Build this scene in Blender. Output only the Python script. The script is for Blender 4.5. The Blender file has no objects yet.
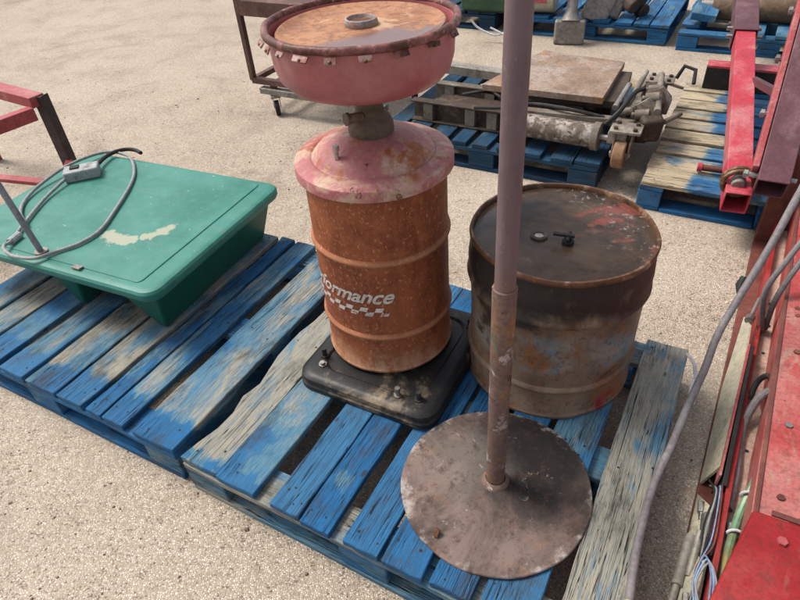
import bpy, bmesh, math, random
from mathutils import Vector, Matrix
random.seed(7)
SC = bpy.context.scene
COL = SC.collection
R = math.radians

# ------------------------------------------------------------------ camera
CAM_H, PITCH, ROLL = 1.4647, 0.6866, -0.0818
cd = bpy.data.cameras.new("camera")
cd.sensor_fit = 'HORIZONTAL'; cd.sensor_width = 36.0; cd.lens = 36.0 * 601.4947 / 800.0
cd.clip_start = 0.02; cd.clip_end = 500
co = bpy.data.objects.new("camera", cd); COL.objects.link(co)
_f = Vector((0, math.cos(PITCH), -math.sin(PITCH))); _r = Vector((1, 0, 0)); _u = Vector((0, math.sin(PITCH), math.cos(PITCH)))
_cr, _sr = math.cos(ROLL), math.sin(ROLL)
_X = _cr * _r + _sr * _u; _Y = -_sr * _r + _cr * _u
co.matrix_world = Matrix(((_X.x, _Y.x, -_f.x, 0), (_X.y, _Y.y, -_f.y, 0), (_X.z, _Y.z, -_f.z, CAM_H), (0, 0, 0, 1)))
SC.camera = co

# ------------------------------------------------------------------ world, sun, exposure
SUN_EL, SUN_AZ = R(56), R(-62)          # azimuth measured from +Y towards +X : sun stands to the left, a little behind the subjects
w = bpy.data.worlds.new("World"); SC.world = w; w.use_nodes = True
nt = w.node_tree; bg = nt.nodes["Background"]
sky = nt.nodes.new("ShaderNodeTexSky"); sky.sky_type = 'NISHITA'; sky.sun_disc = False
sky.sun_elevation = SUN_EL; sky.sun_rotation = SUN_AZ; sky.air_density = 1.0; sky.dust_density = 4.0
hs = nt.nodes.new("ShaderNodeHueSaturation"); hs.inputs["Saturation"].default_value = 0.45
nt.links.new(sky.outputs[0], hs.inputs["Color"]); nt.links.new(hs.outputs[0], bg.inputs[0])
bg.inputs[1].default_value = 0.12
sl = bpy.data.lights.new("sun", 'SUN'); sl.energy = 2.0; sl.angle = R(18); sl.color = (1.0, 0.95, 0.87)
so = bpy.data.objects.new("sun", sl); COL.objects.link(so)
sd = Vector((math.sin(SUN_AZ) * math.cos(SUN_EL), math.cos(SUN_AZ) * math.cos(SUN_EL), math.sin(SUN_EL)))
so.rotation_euler = sd.to_track_quat('Z', 'Y').to_euler(); so.location = (-4, 4, 8)
SC.view_settings.view_transform = 'Standard'; SC.view_settings.look = 'None'
SC.view_settings.gamma = 1.0; SC.view_settings.use_curve_mapping = False
SC.view_settings.exposure = 0.85

# ------------------------------------------------------------------ material helpers
class NT:
    def __init__(s, name):
        s.m = bpy.data.materials.new(name); s.m.use_nodes = True
        s.t = s.m.node_tree; s.b = s.t.nodes["Principled BSDF"]; s.tc = s.n("ShaderNodeTexCoord")
        s.vec = s.tc.outputs["Object"]
    def n(s, ty, **k):
        o = s.t.nodes.new(ty)
        for a, v in k.items(): setattr(o, a, v)
        return o
    def l(s, a, b): s.t.links.new(a, b)
    def setv(s, sock, v):
        if hasattr(v, "links"): s.l(v, sock)
        else: sock.default_value = v
    def math(s, op, a, b=None, clamp=False):
        o = s.n("ShaderNodeMath", operation=op, use_clamp=clamp); s.setv(o.inputs[0], a)
        if b is not None: s.setv(o.inputs[1], b)
        return o.outputs[0]
    def shift(s):
        oi = s.n("ShaderNodeObjectInfo"); cb = s.n("ShaderNodeCombineXYZ")
        a = s.math('MULTIPLY', oi.outputs["Random"], 37.0); b = s.math('MULTIPLY', oi.outputs["Random"], 91.0)
        s.l(a, cb.inputs[0]); s.l(b, cb.inputs[1]); s.l(a, cb.inputs[2])
        v = s.n("ShaderNodeVectorMath", operation='ADD'); s.l(s.tc.outputs["Object"], v.inputs[0]); s.l(cb.outputs[0], v.inputs[1])
        s.vec = v.outputs[0]; s.rnd = oi.outputs["Random"]
    def scaled(s, sc):
        v = s.n("ShaderNodeVectorMath", operation='MULTIPLY'); s.l(s.vec, v.inputs[0]); v.inputs[1].default_value = sc
        return v.outputs[0]
    def noise(s, scale, detail=4, rough=0.6, stretch=None, dist=0.0):
        o = s.n("ShaderNodeTexNoise"); o.inputs["Scale"].default_value = scale; o.inputs["Detail"].default_value = detail
        o.inputs["Roughness"].default_value = rough; o.inputs["Distortion"].default_value = dist
        s.l(s.scaled(stretch) if stretch else s.vec, o.inputs["Vector"]); return o.outputs["Fac"]
    def voro(s, scale, feat='F1', out="Distance", stretch=None):
        o = s.n("ShaderNodeTexVoronoi", feature=feat); o.inputs["Scale"].default_value = scale
        s.l(s.scaled(stretch) if stretch else s.vec, o.inputs["Vector"]); return o.outputs[out]
    def ramp(s, fac, lo, hi):
        o = s.n("ShaderNodeMapRange", interpolation_type='SMOOTHSTEP'); s.setv(o.inputs[0], fac)
        s.setv(o.inputs[1], lo); s.setv(o.inputs[2], hi); return o.outputs[0]
    def mix(s, fac, a, b):
        o = s.n("ShaderNodeMix", data_type='RGBA'); s.setv(o.inputs[0], fac)
        for i, v in ((6, a), (7, b)):
            if hasattr(v, "links"): s.l(v, o.inputs[i])
            else: o.inputs[i].default_value = (*v, 1)
        return o.outputs[2]
    def axis(s, i):
        o = s.n("ShaderNodeSeparateXYZ"); s.l(s.tc.outputs["Object"], o.inputs[0]); return o.outputs[i]
    def bump(s, h, strength, dist=0.002):
        o = s.n("ShaderNodeBump"); o.inputs["Strength"].default_value = strength; o.inputs["Distance"].default_value = dist
        s.setv(o.inputs["Height"], h); s.l(o.outputs[0], s.b.inputs["Normal"])
    def out(s, col, rough=0.7, metal=0.0, spec=0.5):
        if hasattr(col, "links"): s.l(col, s.b.inputs["Base Color"])
        else: s.b.inputs["Base Color"].default_value = (*col, 1)
        s.setv(s.b.inputs["Roughness"], rough); s.setv(s.b.inputs["Metallic"], metal)
        s.b.inputs["Specular IOR Level"].default_value = spec
        return s.m

def weathered(name, base, layers=(), rough=0.6, metal=0.0, bump=0.25, bscale=60, var=0.25, rough2=None, spec=0.22, rnd=True, grime=0.35, fine_amt=0.38):
    """base colour, then layers (colour, scale, lo, hi, stretch)"""
    k = NT(name)
    if rnd: k.shift()
    n0 = k.noise(7, 6, 0.65)
    c = k.mix(k.ramp(n0, 0.25, 0.75), tuple(x * (1 - var) for x in base), tuple(min(1, x * (1 + var)) for x in base))
    rr = None
    for L in layers:
        col, sc, lo, hi = L[:4]; st = L[4] if len(L) > 4 else None
        m = k.ramp(k.noise(sc, 8, 0.68, st, 0.4), lo, hi)
        c = k.mix(m, c, col); rr = m
    fine = k.noise(bscale, 6, 0.7)
    c = k.mix(k.ramp(fine, 0.38, 0.70), c, k.mix(fine_amt, c, (0.02, 0.015, 0.012)))
    gr = k.noise(17, 8, 0.75, None, 0.6)
    c = k.mix(k.math('MULTIPLY', k.ramp(gr, 0.52, 0.66), grime), c, (0.045, 0.034, 0.027))
    if rough2 is not None and rr is not None:
        mr = k.n("ShaderNodeMapRange"); k.l(rr, mr.inputs[0]); mr.inputs[3].default_value = rough; mr.inputs[4].default_value = rough2
        rg = mr.outputs[0]
    else: rg = rough
    if bump: k.bump(k.math('ADD', fine, n0), bump, 0.003)
    return k.out(c, rg, metal, spec)

def board_material(name, blue, teal, wood, grey, dark_bias=0.0):
    k = NT(name); k.shift()
    at = k.n("ShaderNodeAttribute", attribute_type='OBJECT', attribute_name="wear"); wear = at.outputs["Fac"]
    grain = k.noise(9, 8, 0.7, (1.2, 22, 22), 0.3)
    fine = k.noise(30, 6, 0.75, (1.0, 16, 16))
    big = k.noise(3.0, 4, 0.6, (1.0, 2.2, 2.2), 0.6)
    mid = k.noise(14, 6, 0.7, (1.0, 3.0, 3.0))
    wd = k.mix(k.ramp(grain, 0.3, 0.7), grey, wood)
    wd = k.mix(k.ramp(fine, 0.52, 0.75), wd, tuple(x * 0.35 for x in grey))
    bl = k.mix(k.ramp(mid, 0.3, 0.75), blue, tuple(x * 0.6 for x in blue))
    bl = k.mix(k.math('MULTIPLY', k.rnd, 0.45), bl, k.mix(0.5, teal, blue))
    bl = k.mix(k.math('MULTIPLY', k.ramp(k.noise(5, 5, 0.65), 0.5, 0.75), 0.5), bl, tuple(0.6 * x + 0.004 for x in blue))
    bl = k.mix(k.ramp(grain, 0.62, 0.82), bl, tuple(0.5 * x + 0.01 for x in blue))
    # how much paint is gone
    s = k.math('ADD', k.math('MULTIPLY', big, 1.5), k.math('MULTIPLY', grain, 0.35))
    s = k.math('ADD', s, k.math('MULTIPLY', mid, 0.3))
    s = k.math('ADD', s, k.math('MULTIPLY', k.math('SUBTRACT', wear, 0.5), 0.9))
    pc = k.n("ShaderNodeAttribute", attribute_type='OBJECT', attribute_name="paint_centre").outputs["Fac"]
    pw = k.n("ShaderNodeAttribute", attribute_type='OBJECT', attribute_name="paint_half").outputs["Fac"]
    off = k.math('SUBTRACT', k.math('ABSOLUTE', k.math('SUBTRACT', k.axis(0), pc)), pw)
    off = k.math('ADD', off, k.math('MULTIPLY', k.math('SUBTRACT', mid, 0.5), 0.10))
    s = k.math('SUBTRACT', s, k.math('MULTIPLY', k.ramp(off, 0.02, -0.03), k.math('MULTIPLY', k.ramp(pw, 0.0, 0.01), 0.5)))
    c = k.mix(k.ramp(s, 1.02, 1.14), bl, k.mix(k.ramp(fine, 0.3, 0.7), teal, bl))
    c = k.mix(k.math('MULTIPLY', k.ramp(s, 1.20, 1.46), 0.9), c, wd)
    # dirt, cracks
    dirt = k.noise(6, 6, 0.7, (1, 1.6, 1.6))
    c = k.mix(k.math('MULTIPLY', k.ramp(k.math('ADD', dirt, k.math('MULTIPLY', k.math('SUBTRACT', fine, 0.5), 0.5)), 0.48, 0.72), 0.78), c, (0.045, 0.041, 0.036))
    kn = k.voro(7, 'F1', 'Distance', (0.8, 1.6, 1.6))
    c = k.mix(k.math('MULTIPLY', k.ramp(k.math('ADD', kn, k.math('MULTIPLY', mid, 0.08)), 0.13, 0.08), 0.8), c, (0.035, 0.026, 0.02))
    crack = k.noise(5, 3, 0.5, (0.5, 26, 26), 0.8)
    cm = k.math('MULTIPLY', k.ramp(k.math('ABSOLUTE', k.math('SUBTRACT', crack, 0.5)), 0.016, 0.003), k.ramp(k.noise(2.5, 2, 0.5), 0.42, 0.5))
    c = k.mix(cm, c, (0.012, 0.012, 0.014))
    h = k.math('SUBTRACT', k.math('ADD', grain, k.math('MULTIPLY', fine, 0.7)), k.math('MULTIPLY', cm, 2.0))
    k.bump(h, 0.8, 0.004)
    return k.out(c, k.math('ADD', 0.6, k.math('MULTIPLY', grain, 0.3)), 0, 0.2)

BLUE = board_material("blue_painted_wood", (0.014, 0.118, 0.285), (0.120, 0.220, 0.245), (0.36, 0.31, 0.225), (0.205, 0.21, 0.185))
BLUEDK = board_material("dull_blue_wood", (0.009, 0.048, 0.105), (0.05, 0.10, 0.125), (0.20, 0.19, 0.16), (0.10, 0.11, 0.11))
STRAW = board_material("straw_wood_with_blue_paint", (0.020, 0.125, 0.30), (0.15, 0.25, 0.28), (0.50, 0.40, 0.245), (0.36, 0.29, 0.19))
NAIL = weathered("nail_steel", (0.02, 0.016, 0.014), rough=0.7, bump=0)

def ground_material():
    k = NT("worn_concrete_ground")
    big = k.noise(0.55, 6, 0.6); med = k.noise(3.0, 6, 0.65, None, 0.5); fine = k.noise(150, 5, 0.7); grit = k.noise(320, 3, 0.7); mot = k.noise(38, 4, 0.65)
    wob = k.n("ShaderNodeTexNoise"); wob.inputs["Scale"].default_value = 90; wob.inputs["Detail"].default_value = 3; k.l(k.vec, wob.inputs["Vector"])
    wv = k.n("ShaderNodeVectorMath", operation='MULTIPLY_ADD'); k.l(wob.outputs["Color"], wv.inputs[0]); wv.inputs[1].default_value = (.006, .006, .006); k.l(k.vec, wv.inputs[2])
    c = k.mix(k.ramp(big, 0.3, 0.7), (0.29, 0.23, 0.17), (0.38, 0.315, 0.245))
    plain = k.vec; k.vec = wv.outputs[0]
    def stones(scale):
        sc = k.n("ShaderNodeSeparateColor"); k.l(k.voro(scale, 'F1', "Color"), sc.inputs[0])
        ed = k.voro(scale, 'DISTANCE_TO_EDGE', "Distance"); return sc.outputs, ed
    cs_, e1 = stones(185); r1_, g1_, b1_ = cs_[0], cs_[1], cs_[2]
    k.vec = plain
    body = k.ramp(e1, 0.04, 0.22)
    stone = k.mix(r1_, (0.38, 0.315, 0.25), (0.62, 0.555, 0.475))
    stone = k.mix(k.math('MULTIPLY', k.ramp(g1_, 0.84, 0.92), 0.7), stone, (0.24, 0.19, 0.145))
    c = k.mix(k.math('MULTIPLY', body, k.ramp(b1_, 0.12, 0.3)), c, stone)
    c = k.mix(k.math('MULTIPLY', k.ramp(med, 0.46, 0.72), 0.26), c, (0.30, 0.225, 0.165))
    # sparse worn pits
    pits = k.ramp(k.math('ADD', k.math('ADD', fine, k.math('MULTIPLY', mot, 0.45)), k.math('MULTIPLY', med, 0.30)), 0.955, 1.02)
    c = k.mix(k.math('MULTIPLY', pits, 0.8), c, (0.115, 0.09, 0.07))
    c = k.mix(k.math('MULTIPLY', k.ramp(grit, 0.52, 0.75), 0.25), c, (0.20, 0.155, 0.115))
    patch = k.ramp(k.noise(2.1, 7, 0.72, None, 1.2), 0.50, 0.66)
    c = k.mix(k.math('MULTIPLY', patch, 0.24), c, (0.25, 0.185, 0.14))
    stain = k.ramp(k.noise(1.1, 6, 0.7, None, 0.8), 0.55, 0.70)
    c = k.mix(k.math('MULTIPLY', stain, 0.38), c, (0.17, 0.13, 0.10))
    h = k.math('SUBTRACT', k.math('ADD', k.math('MULTIPLY', fine, 0.4), k.math('MULTIPLY', body, 0.5)), pits)
    k.bump(h, 0.65, 0.004)
    return k.out(c, 0.9, 0, 0.2)
GROUND = ground_material()

RUST = (0.24, 0.075, 0.028); RUSTL = (0.36, 0.15, 0.065); RUSTD = (0.07, 0.03, 0.018)
def drum_rust():
    k = NT("rusted_orange_drum_paint"); z = k.axis(2)
    n = k.noise(5.5, 8, 0.72, (1, 1, 0.6), 0.6); f = k.noise(60, 7, 0.78, (1, 1, 0.8)); sp = k.noise(130, 3, 0.6, (1, 1, 0.75))
    c = k.mix(k.ramp(n, 0.38, 0.62), (0.15, 0.038, 0.016), (0.27, 0.078, 0.031))
    c = k.mix(k.math('MULTIPLY', k.ramp(f, 0.46, 0.62), 0.5), c, (0.32, 0.110, 0.045))
    c = k.mix(k.math('MULTIPLY', k.ramp(sp, 0.58, 0.68), 0.6), c, (0.48, 0.25, 0.125))
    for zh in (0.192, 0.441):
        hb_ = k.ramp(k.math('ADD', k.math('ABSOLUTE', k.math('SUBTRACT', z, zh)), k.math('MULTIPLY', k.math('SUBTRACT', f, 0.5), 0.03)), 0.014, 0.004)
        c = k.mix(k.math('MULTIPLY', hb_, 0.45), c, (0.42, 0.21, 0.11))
    low = k.math('MULTIPLY', k.ramp(k.math('ADD', z, k.math('MULTIPLY', n, 0.10)), 0.21, 0.10), 0.62)
    c = k.mix(k.math('MULTIPLY', low, k.ramp(k.noise(22, 7, 0.75, (1, 1, 0.5)), 0.36, 0.58)), c, (0.50, 0.33, 0.20))
    st = k.noise(11, 5, 0.6, (1, 1, 0.06))
    c = k.mix(k.math('MULTIPLY', k.ramp(st, 0.52, 0.66), 0.28), c, (0.08, 0.026, 0.014))
    k.bump(k.math('ADD', f, sp), 0.3, 0.0015)
    return k.out(c, 0.6, 0, 0.25)
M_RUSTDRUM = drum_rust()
PINK = (0.43, 0.135, 0.13)
M_PAN = weathered("faded_red_paint", (0.345, 0.098, 0.103), [((0.38, 0.15, 0.15), 4, 0.46, 0.66), ((0.20, 0.06, 0.045), 22, 0.64, 0.75)], 0.42, 0, 0.08, 120, 0.12, grime=0.08, spec=.35, fine_amt=.12)
M_LID = weathered("faded_red_lid", (0.37, 0.135, 0.135), [((0.47, 0.32, 0.24), 7, 0.44, 0.58), ((0.30, 0.095, 0.032), 8, 0.52, 0.62), ((0.36, 0.11, 0.12), 6, 0.50, 0.60), ((0.40, 0.24, 0.13), 34, 0.56, 0.64), ((0.08, 0.03, 0.022), 30, 0.64, 0.69)], 0.45, 0, 0.15, 90, 0.15, grime=0.15, fine_amt=.22)
M_LIP = weathered("rust_flaked_rim", (0.25, 0.095, 0.085), [((0.09, 0.035, 0.025), 22, 0.42, 0.56), ((0.36, 0.20, 0.17), 40, 0.58, 0.66)], 0.42, 0, 0.4, 90)
def screen_mat():
    k = NT("rusted_pan_plate"); n = k.noise(6, 8, 0.7); f = k.noise(60, 6, 0.7)
    c = k.mix(k.ramp(n, 0.35, 0.65), (0.20, 0.068, 0.026), (0.36, 0.165, 0.072))
    c = k.mix(k.math('MULTIPLY', k.ramp(f, 0.47, 0.62), 0.65), c, (0.13, 0.045, 0.02))
    pl = k.ramp(k.noise(9, 7, 0.7, None, 0.5), 0.54, 0.62)
    c = k.mix(k.math('MULTIPLY', pl, 0.6), c, (0.50, 0.33, 0.20))
    wet = k.ramp(k.noise(5, 4, 0.55), 0.42, 0.50)
    y = k.math('MULTIPLY', wet, k.ramp(k.math('SUBTRACT', k.axis(1), k.math('MULTIPLY', k.axis(0), 0.5)), -0.05, -0.10))
    c = k.mix(y, c, (0.13, 0.055, 0.04))
    k.bump(f, 0.2, 0.002)
    r = k.n("ShaderNodeMapRange"); k.l(y, r.inputs[0]); r.inputs[3].default_value = 0.62; r.inputs[4].default_value = 0.08
    return k.out(c, r.outputs[0])
M_SCREEN = screen_mat()
M_CAST = weathered("dirty_cast_iron", (0.13, 0.095, 0.07), [((0.22, 0.16, 0.12), 12, 0.5, 0.7)], 0.75, 0.2, 0.4, 70)
M_STEEL = weathered("worn_bright_steel", (0.42, 0.38, 0.35), [((0.16, 0.09, 0.06), 20, 0.55, 0.7)], 0.42, 0.75, 0.2, 90)
M_ZINC = weathered("pale_zinc", (0.34, 0.26, 0.235), [((0.25, 0.13, 0.10), 30, 0.55, 0.7)], 0.5, 0.3, 0.2, 90)
M_CLIP = weathered("pinkish_worn_clip", (0.34, 0.21, 0.19), [((0.20, 0.07, 0.05), 30, 0.48, 0.6)], 0.5, 0.1, 0.2, 90)
M_BOXGREY = weathered("grey_switch_housing", (0.30, 0.31, 0.31), [((0.16, 0.14, 0.12), 16, 0.54, 0.68)], 0.5, 0, 0.1, 90)
M_DARKLEG = weathered("dark_angle_iron", (0.055, 0.040, 0.040), [((0.10, 0.07, 0.065), 12, 0.5, 0.65)], 0.6, 0.1, 0.2, 80)
M_BLACKPL = weathered("black_moulded_plastic", (0.010, 0.0105, 0.012), [((0.22, 0.165, 0.11), 4.2, 0.56, 0.68), ((0.03, 0.029, 0.028), 30, 0.55, 0.75)], 0.42, 0, 0.1, 120, spec=0.22)
M_BLACK = weathered("black_rubber", (0.018, 0.018, 0.018), [((0.06, 0.05, 0.045), 20, 0.5, 0.75)], 0.6, 0, 0.1, 90)
M_WHITE = weathered("worn_white_print", (0.56, 0.50, 0.45), [((0.27, 0.09, 0.04), 40, 0.56, 0.64)], 0.6, 0, 0.0, 90, 0.08)
M_GREEN = weathered("green_enamel", (0.009, 0.098, 0.070), [((0.018, 0.11, 0.085), 3.0, 0.42, 0.75), ((0.015, 0.10, 0.07), 8, 0.62, 0.8)], 0.40, 0, 0.05, 120, 0.12)
def lid_green():
    k = NT("green_enamel_scuffed"); n = k.noise(4, 6, 0.65); f = k.noise(24, 6, 0.7)
    c = k.mix(k.ramp(n, 0.3, 0.7), (0.016, 0.130, 0.098), (0.045, 0.190, 0.152))
    c = k.mix(k.math('MULTIPLY', k.ramp(f, 0.46, 0.70), 0.3), c, (0.09, 0.23, 0.20))
    c = k.mix(k.math('MULTIPLY', k.ramp(k.noise(10, 8, 0.75, (1, 3, 1), 0.5), 0.53, 0.66), 0.3), c, (0.12, 0.17, 0.135))
    # one bald patch where the paint has flaked (its own shape, in lid coordinates)
    d = None
    for px_, py_, w_ in ((.13, -.15, 1.0), (.17, -.163, 1.0), (.208, -.160, 1.0), (.236, -.143, 1.3), (.263, -.122, 1.5), (.285, -.10, 1.2), (.303, -.07, 1.0), (.312, -.04, 1.5)):
        ax_ = k.math('SUBTRACT', k.axis(0), px_); ay_ = k.math('SUBTRACT', k.axis(1), py_)
        q = k.math('MULTIPLY', k.math('SQRT', k.math('ADD', k.math('MULTIPLY', ax_, ax_), k.math('MULTIPLY', ay_, ay_))), w_ * 28.0)
        d = q if d is None else k.math('MINIMUM', d, q)
    d = k.math('ADD', d, k.math('MULTIPLY', k.math('SUBTRACT', k.noise(30, 7, 0.8), 0.5), 3.0))
    c = k.mix(k.math('MULTIPLY', k.ramp(d, 0.95, 0.70), 0.75), c, (0.36, 0.34, 0.25))
    c = k.mix(k.math('MULTIPLY', k.ramp(k.noise(60, 3, 0.6), 0.70, 0.74), 0.6), c, (0.45, 0.48, 0.40))
    k.bump(k.noise(9, 3, 0.5), 0.10, 0.006)
    return k.out(c, k.math('ADD', 0.36, k.math('MULTIPLY', f, 0.25)), 0, 0.3)
M_LIDG = lid_green()
M_GREY = weathered("grey_cable_sheath", (0.165, 0.148, 0.152), [((0.24, 0.22, 0.22), 8, 0.5, 0.7)], 0.55, 0, 0.05, 80, 0.1)
M_RODGREY = weathered("grey_rod_paint", (0.24, 0.25, 0.275), rough=0.5, bump=0.1)
M_CABLEL = weathered("pale_grey_cable", (0.26, 0.265, 0.26), [((0.15, 0.14, 0.13), 14, 0.55, 0.7)], 0.5, 0, 0.05, 80, 0.1)
M_YEL = weathered("yellow_tape", (0.62, 0.52, 0.05), rough=0.5)
M_REDOLD = weathered("sunfaded_red_steel", (0.34, 0.065, 0.07), [((0.42, 0.19, 0.18), 4, 0.48, 0.68), ((0.22, 0.045, 0.04), 18, 0.62, 0.75)], 0.5, 0, 0.1, 90, 0.15)
M_RED = weathered("red_machine_enamel", (0.26, 0.014, 0.017), [((0.30, 0.045, 0.042), 3, 0.46, 0.64), ((0.28, 0.12, 0.095), 10, 0.58, 0.70, (1, .3, 1)), ((0.09, 0.025, 0.016), 24, 0.63, 0.68)], 0.42, 0, 0.06, 120, 0.12)
M_REDFADE = weathered("chalky_red_enamel", (0.33, 0.045, 0.042), [((0.38, 0.13, 0.115), 3, 0.42, 0.58), ((0.33, 0.20, 0.16), 12, 0.53, 0.66, (1, .3, 1)), ((0.14, 0.03, 0.02), 24, 0.62, 0.68)], 0.5, 0, 0.06, 120, 0.12)
M_REDBR = weathered("bright_red_tube_paint", (0.42, 0.04, 0.06), [((0.48, 0.17, 0.18), 3, 0.44, 0.66), ((0.20, 0.05, 0.04), 30, 0.66, 0.74)], 0.45, 0, 0.08, 100, 0.12)
M_PURPLE = weathered("dull_maroon_paint", (0.10, 0.04, 0.05), [((0.18, 0.095, 0.105), 5, 0.48, 0.72), ((0.10, 0.04, 0.03), 30, 0.6, 0.72)], 0.5, 0, 0.15, 90)
M_BROWNRED = weathered("rusty_maroon_steel", (0.13, 0.04, 0.033), [((0.18, 0.075, 0.05), 6, 0.45, 0.7)], 0.6, 0, 0.2, 90)
M_SHELF = weathered("dust_covered_red_steel", (0.40, 0.27, 0.215), [((0.38, 0.15, 0.12), 3, 0.55, 0.8), ((0.30, 0.22, 0.17), 18, 0.5, 0.7)], 0.8, 0, 0.15, 70, 0.12)
M_BEIGE = weathered("clouded_beige_sheet", (0.46, 0.42, 0.31), [((0.30, 0.30, 0.24), 4, 0.45, 0.7), ((0.18, 0.14, 0.10), 24, 0.62, 0.75)], 0.35, 0, 0.05, 90, 0.12)
M_DUSTSTEEL = weathered("dusty_grey_steel", (0.185, 0.155, 0.125), [((0.33, 0.29, 0.245), 7, 0.5, 0.68), ((0.10, 0.065, 0.045), 13, 0.55, 0.72)], 0.7, 0.15, 0.4, 60)
M_DARKSTEEL = weathered("greasy_dark_steel", (0.07, 0.050, 0.038), [((0.17, 0.125, 0.09), 10, 0.5, 0.7), ((0.035, 0.027, 0.022), 18, 0.58, 0.72)], 0.65, 0.2, 0.45, 60)
M_PLATE = weathered("weathered_steel_plate", (0.27, 0.185, 0.13), [((0.36, 0.285, 0.235), 4, 0.46, 0.60), ((0.34, 0.17, 0.085), 6, 0.54, 0.66), ((0.16, 0.10, 0.07), 26, 0.60, 0.72)], 0.6, 0.25, 0.15, 70)
M_FLAKE = weathered("flaking_white_paint", (0.14, 0.105, 0.082), [((0.34, 0.31, 0.275), 24, 0.46, 0.60), ((0.05, 0.035, 0.027), 40, 0.56, 0.64)], 0.65, 0.1, 0.4, 50)
M_CARTBROWN = weathered("rusty_brown_angle_iron", (0.115, 0.062, 0.05), [((0.19, 0.10, 0.075), 14, 0.5, 0.7)], 0.65, 0.1, 0.25, 70)
M_GALV = weathered("dull_galvanised_steel", (0.27, 0.25, 0.215), [((0.16, 0.13, 0.10), 12, 0.52, 0.7)], 0.6, 0.35, 0.2, 70)
M_CASTGREY = weathered("grey_casting", (0.27, 0.245, 0.225), [((0.14, 0.11, 0.095), 8, 0.5, 0.7), ((0.40, 0.38, 0.35), 20, 0.6, 0.75)], 0.6, 0.3, 0.35, 50)
M_DKGREEN = weathered("dark_green_paint", (0.035, 0.085, 0.045), [((0.10, 0.12, 0.08), 8, 0.55, 0.75)], 0.5, 0, 0.2, 60)
M_ORANGEW = weathered("worn_orange_wheel", (0.28, 0.155, 0.09), [((0.16, 0.10, 0.07), 15, 0.5, 0.7)], 0.7, 0, 0.3, 60)
M_WOODOLD = weathered("weathered_bare_wood", (0.30, 0.235, 0.17), [((0.16, 0.125, 0.09), 9, 0.5, 0.7)], 0.8, 0, 0.4, 60)
M_STRAP = weathered("white_plastic_strap", (0.62, 0.63, 0.64), rough=0.4, bump=0.05, var=0.05)
M_HOSEGR = weathered("clear_green_hose", (0.24, 0.20, 0.07), [((0.12, 0.22, 0.13), 5, 0.5, 0.6)], 0.3, 0, 0.0)
M_BLUEWIRE = weathered("pale_blue_wire", (0.20, 0.30, 0.45), rough=0.45, bump=0)
M_CHROME = weathered("dull_chrome", (0.36, 0.35, 0.335), [((0.25, 0.22, 0.19), 18, 0.45, 0.65)], 0.38, 0.8, 0.05, 90)

def stand_pole_mat():
    k = NT("scuffed_mauve_pole_paint"); n = k.noise(8, 7, 0.7, (1, 1, 0.4)); f = k.noise(60, 6, 0.7, (1, 1, 0.35))
    c = k.mix(k.ramp(n, 0.3, 0.7), (0.105, 0.070, 0.077), (0.165, 0.115, 0.122))
    c = k.mix(k.math('MULTIPLY', k.ramp(f, 0.5, 0.72), 0.5), c, (0.10, 0.06, 0.062))
    c = k.mix(k.math('MULTIPLY', k.ramp(k.noise(34, 7, 0.78, (1, 1, 0.3), 0.6), 0.60, 0.65), 0.7), c, (0.33, 0.27, 0.265))
    lowr = k.ramp(k.math('ADD', k.axis(2), k.math('MULTIPLY', n, 0.5)), 1.0, 0.82)
    c = k.mix(k.math('MULTIPLY', lowr, 0.7), c, (0.17, 0.09, 0.05))
    k.bump(k.math('ADD', f, n), 0.4, 0.002); return k.out(c, 0.5, 0, 0.25)
M_POLE = stand_pole_mat()
M_SLEEVE = weathered("rust_peeling_sleeve", (0.155, 0.098, 0.082), [((0.24, 0.125, 0.05), 7, 0.52, 0.70), ((0.10, 0.125, 0.075), 8, 0.56, 0.66), ((0.45, 0.38, 0.35), 17, 0.58, 0.64), ((0.04, 0.022, 0.016), 26, 0.60, 0.66)], 0.6, 0.05, 0.3, 70)
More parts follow.
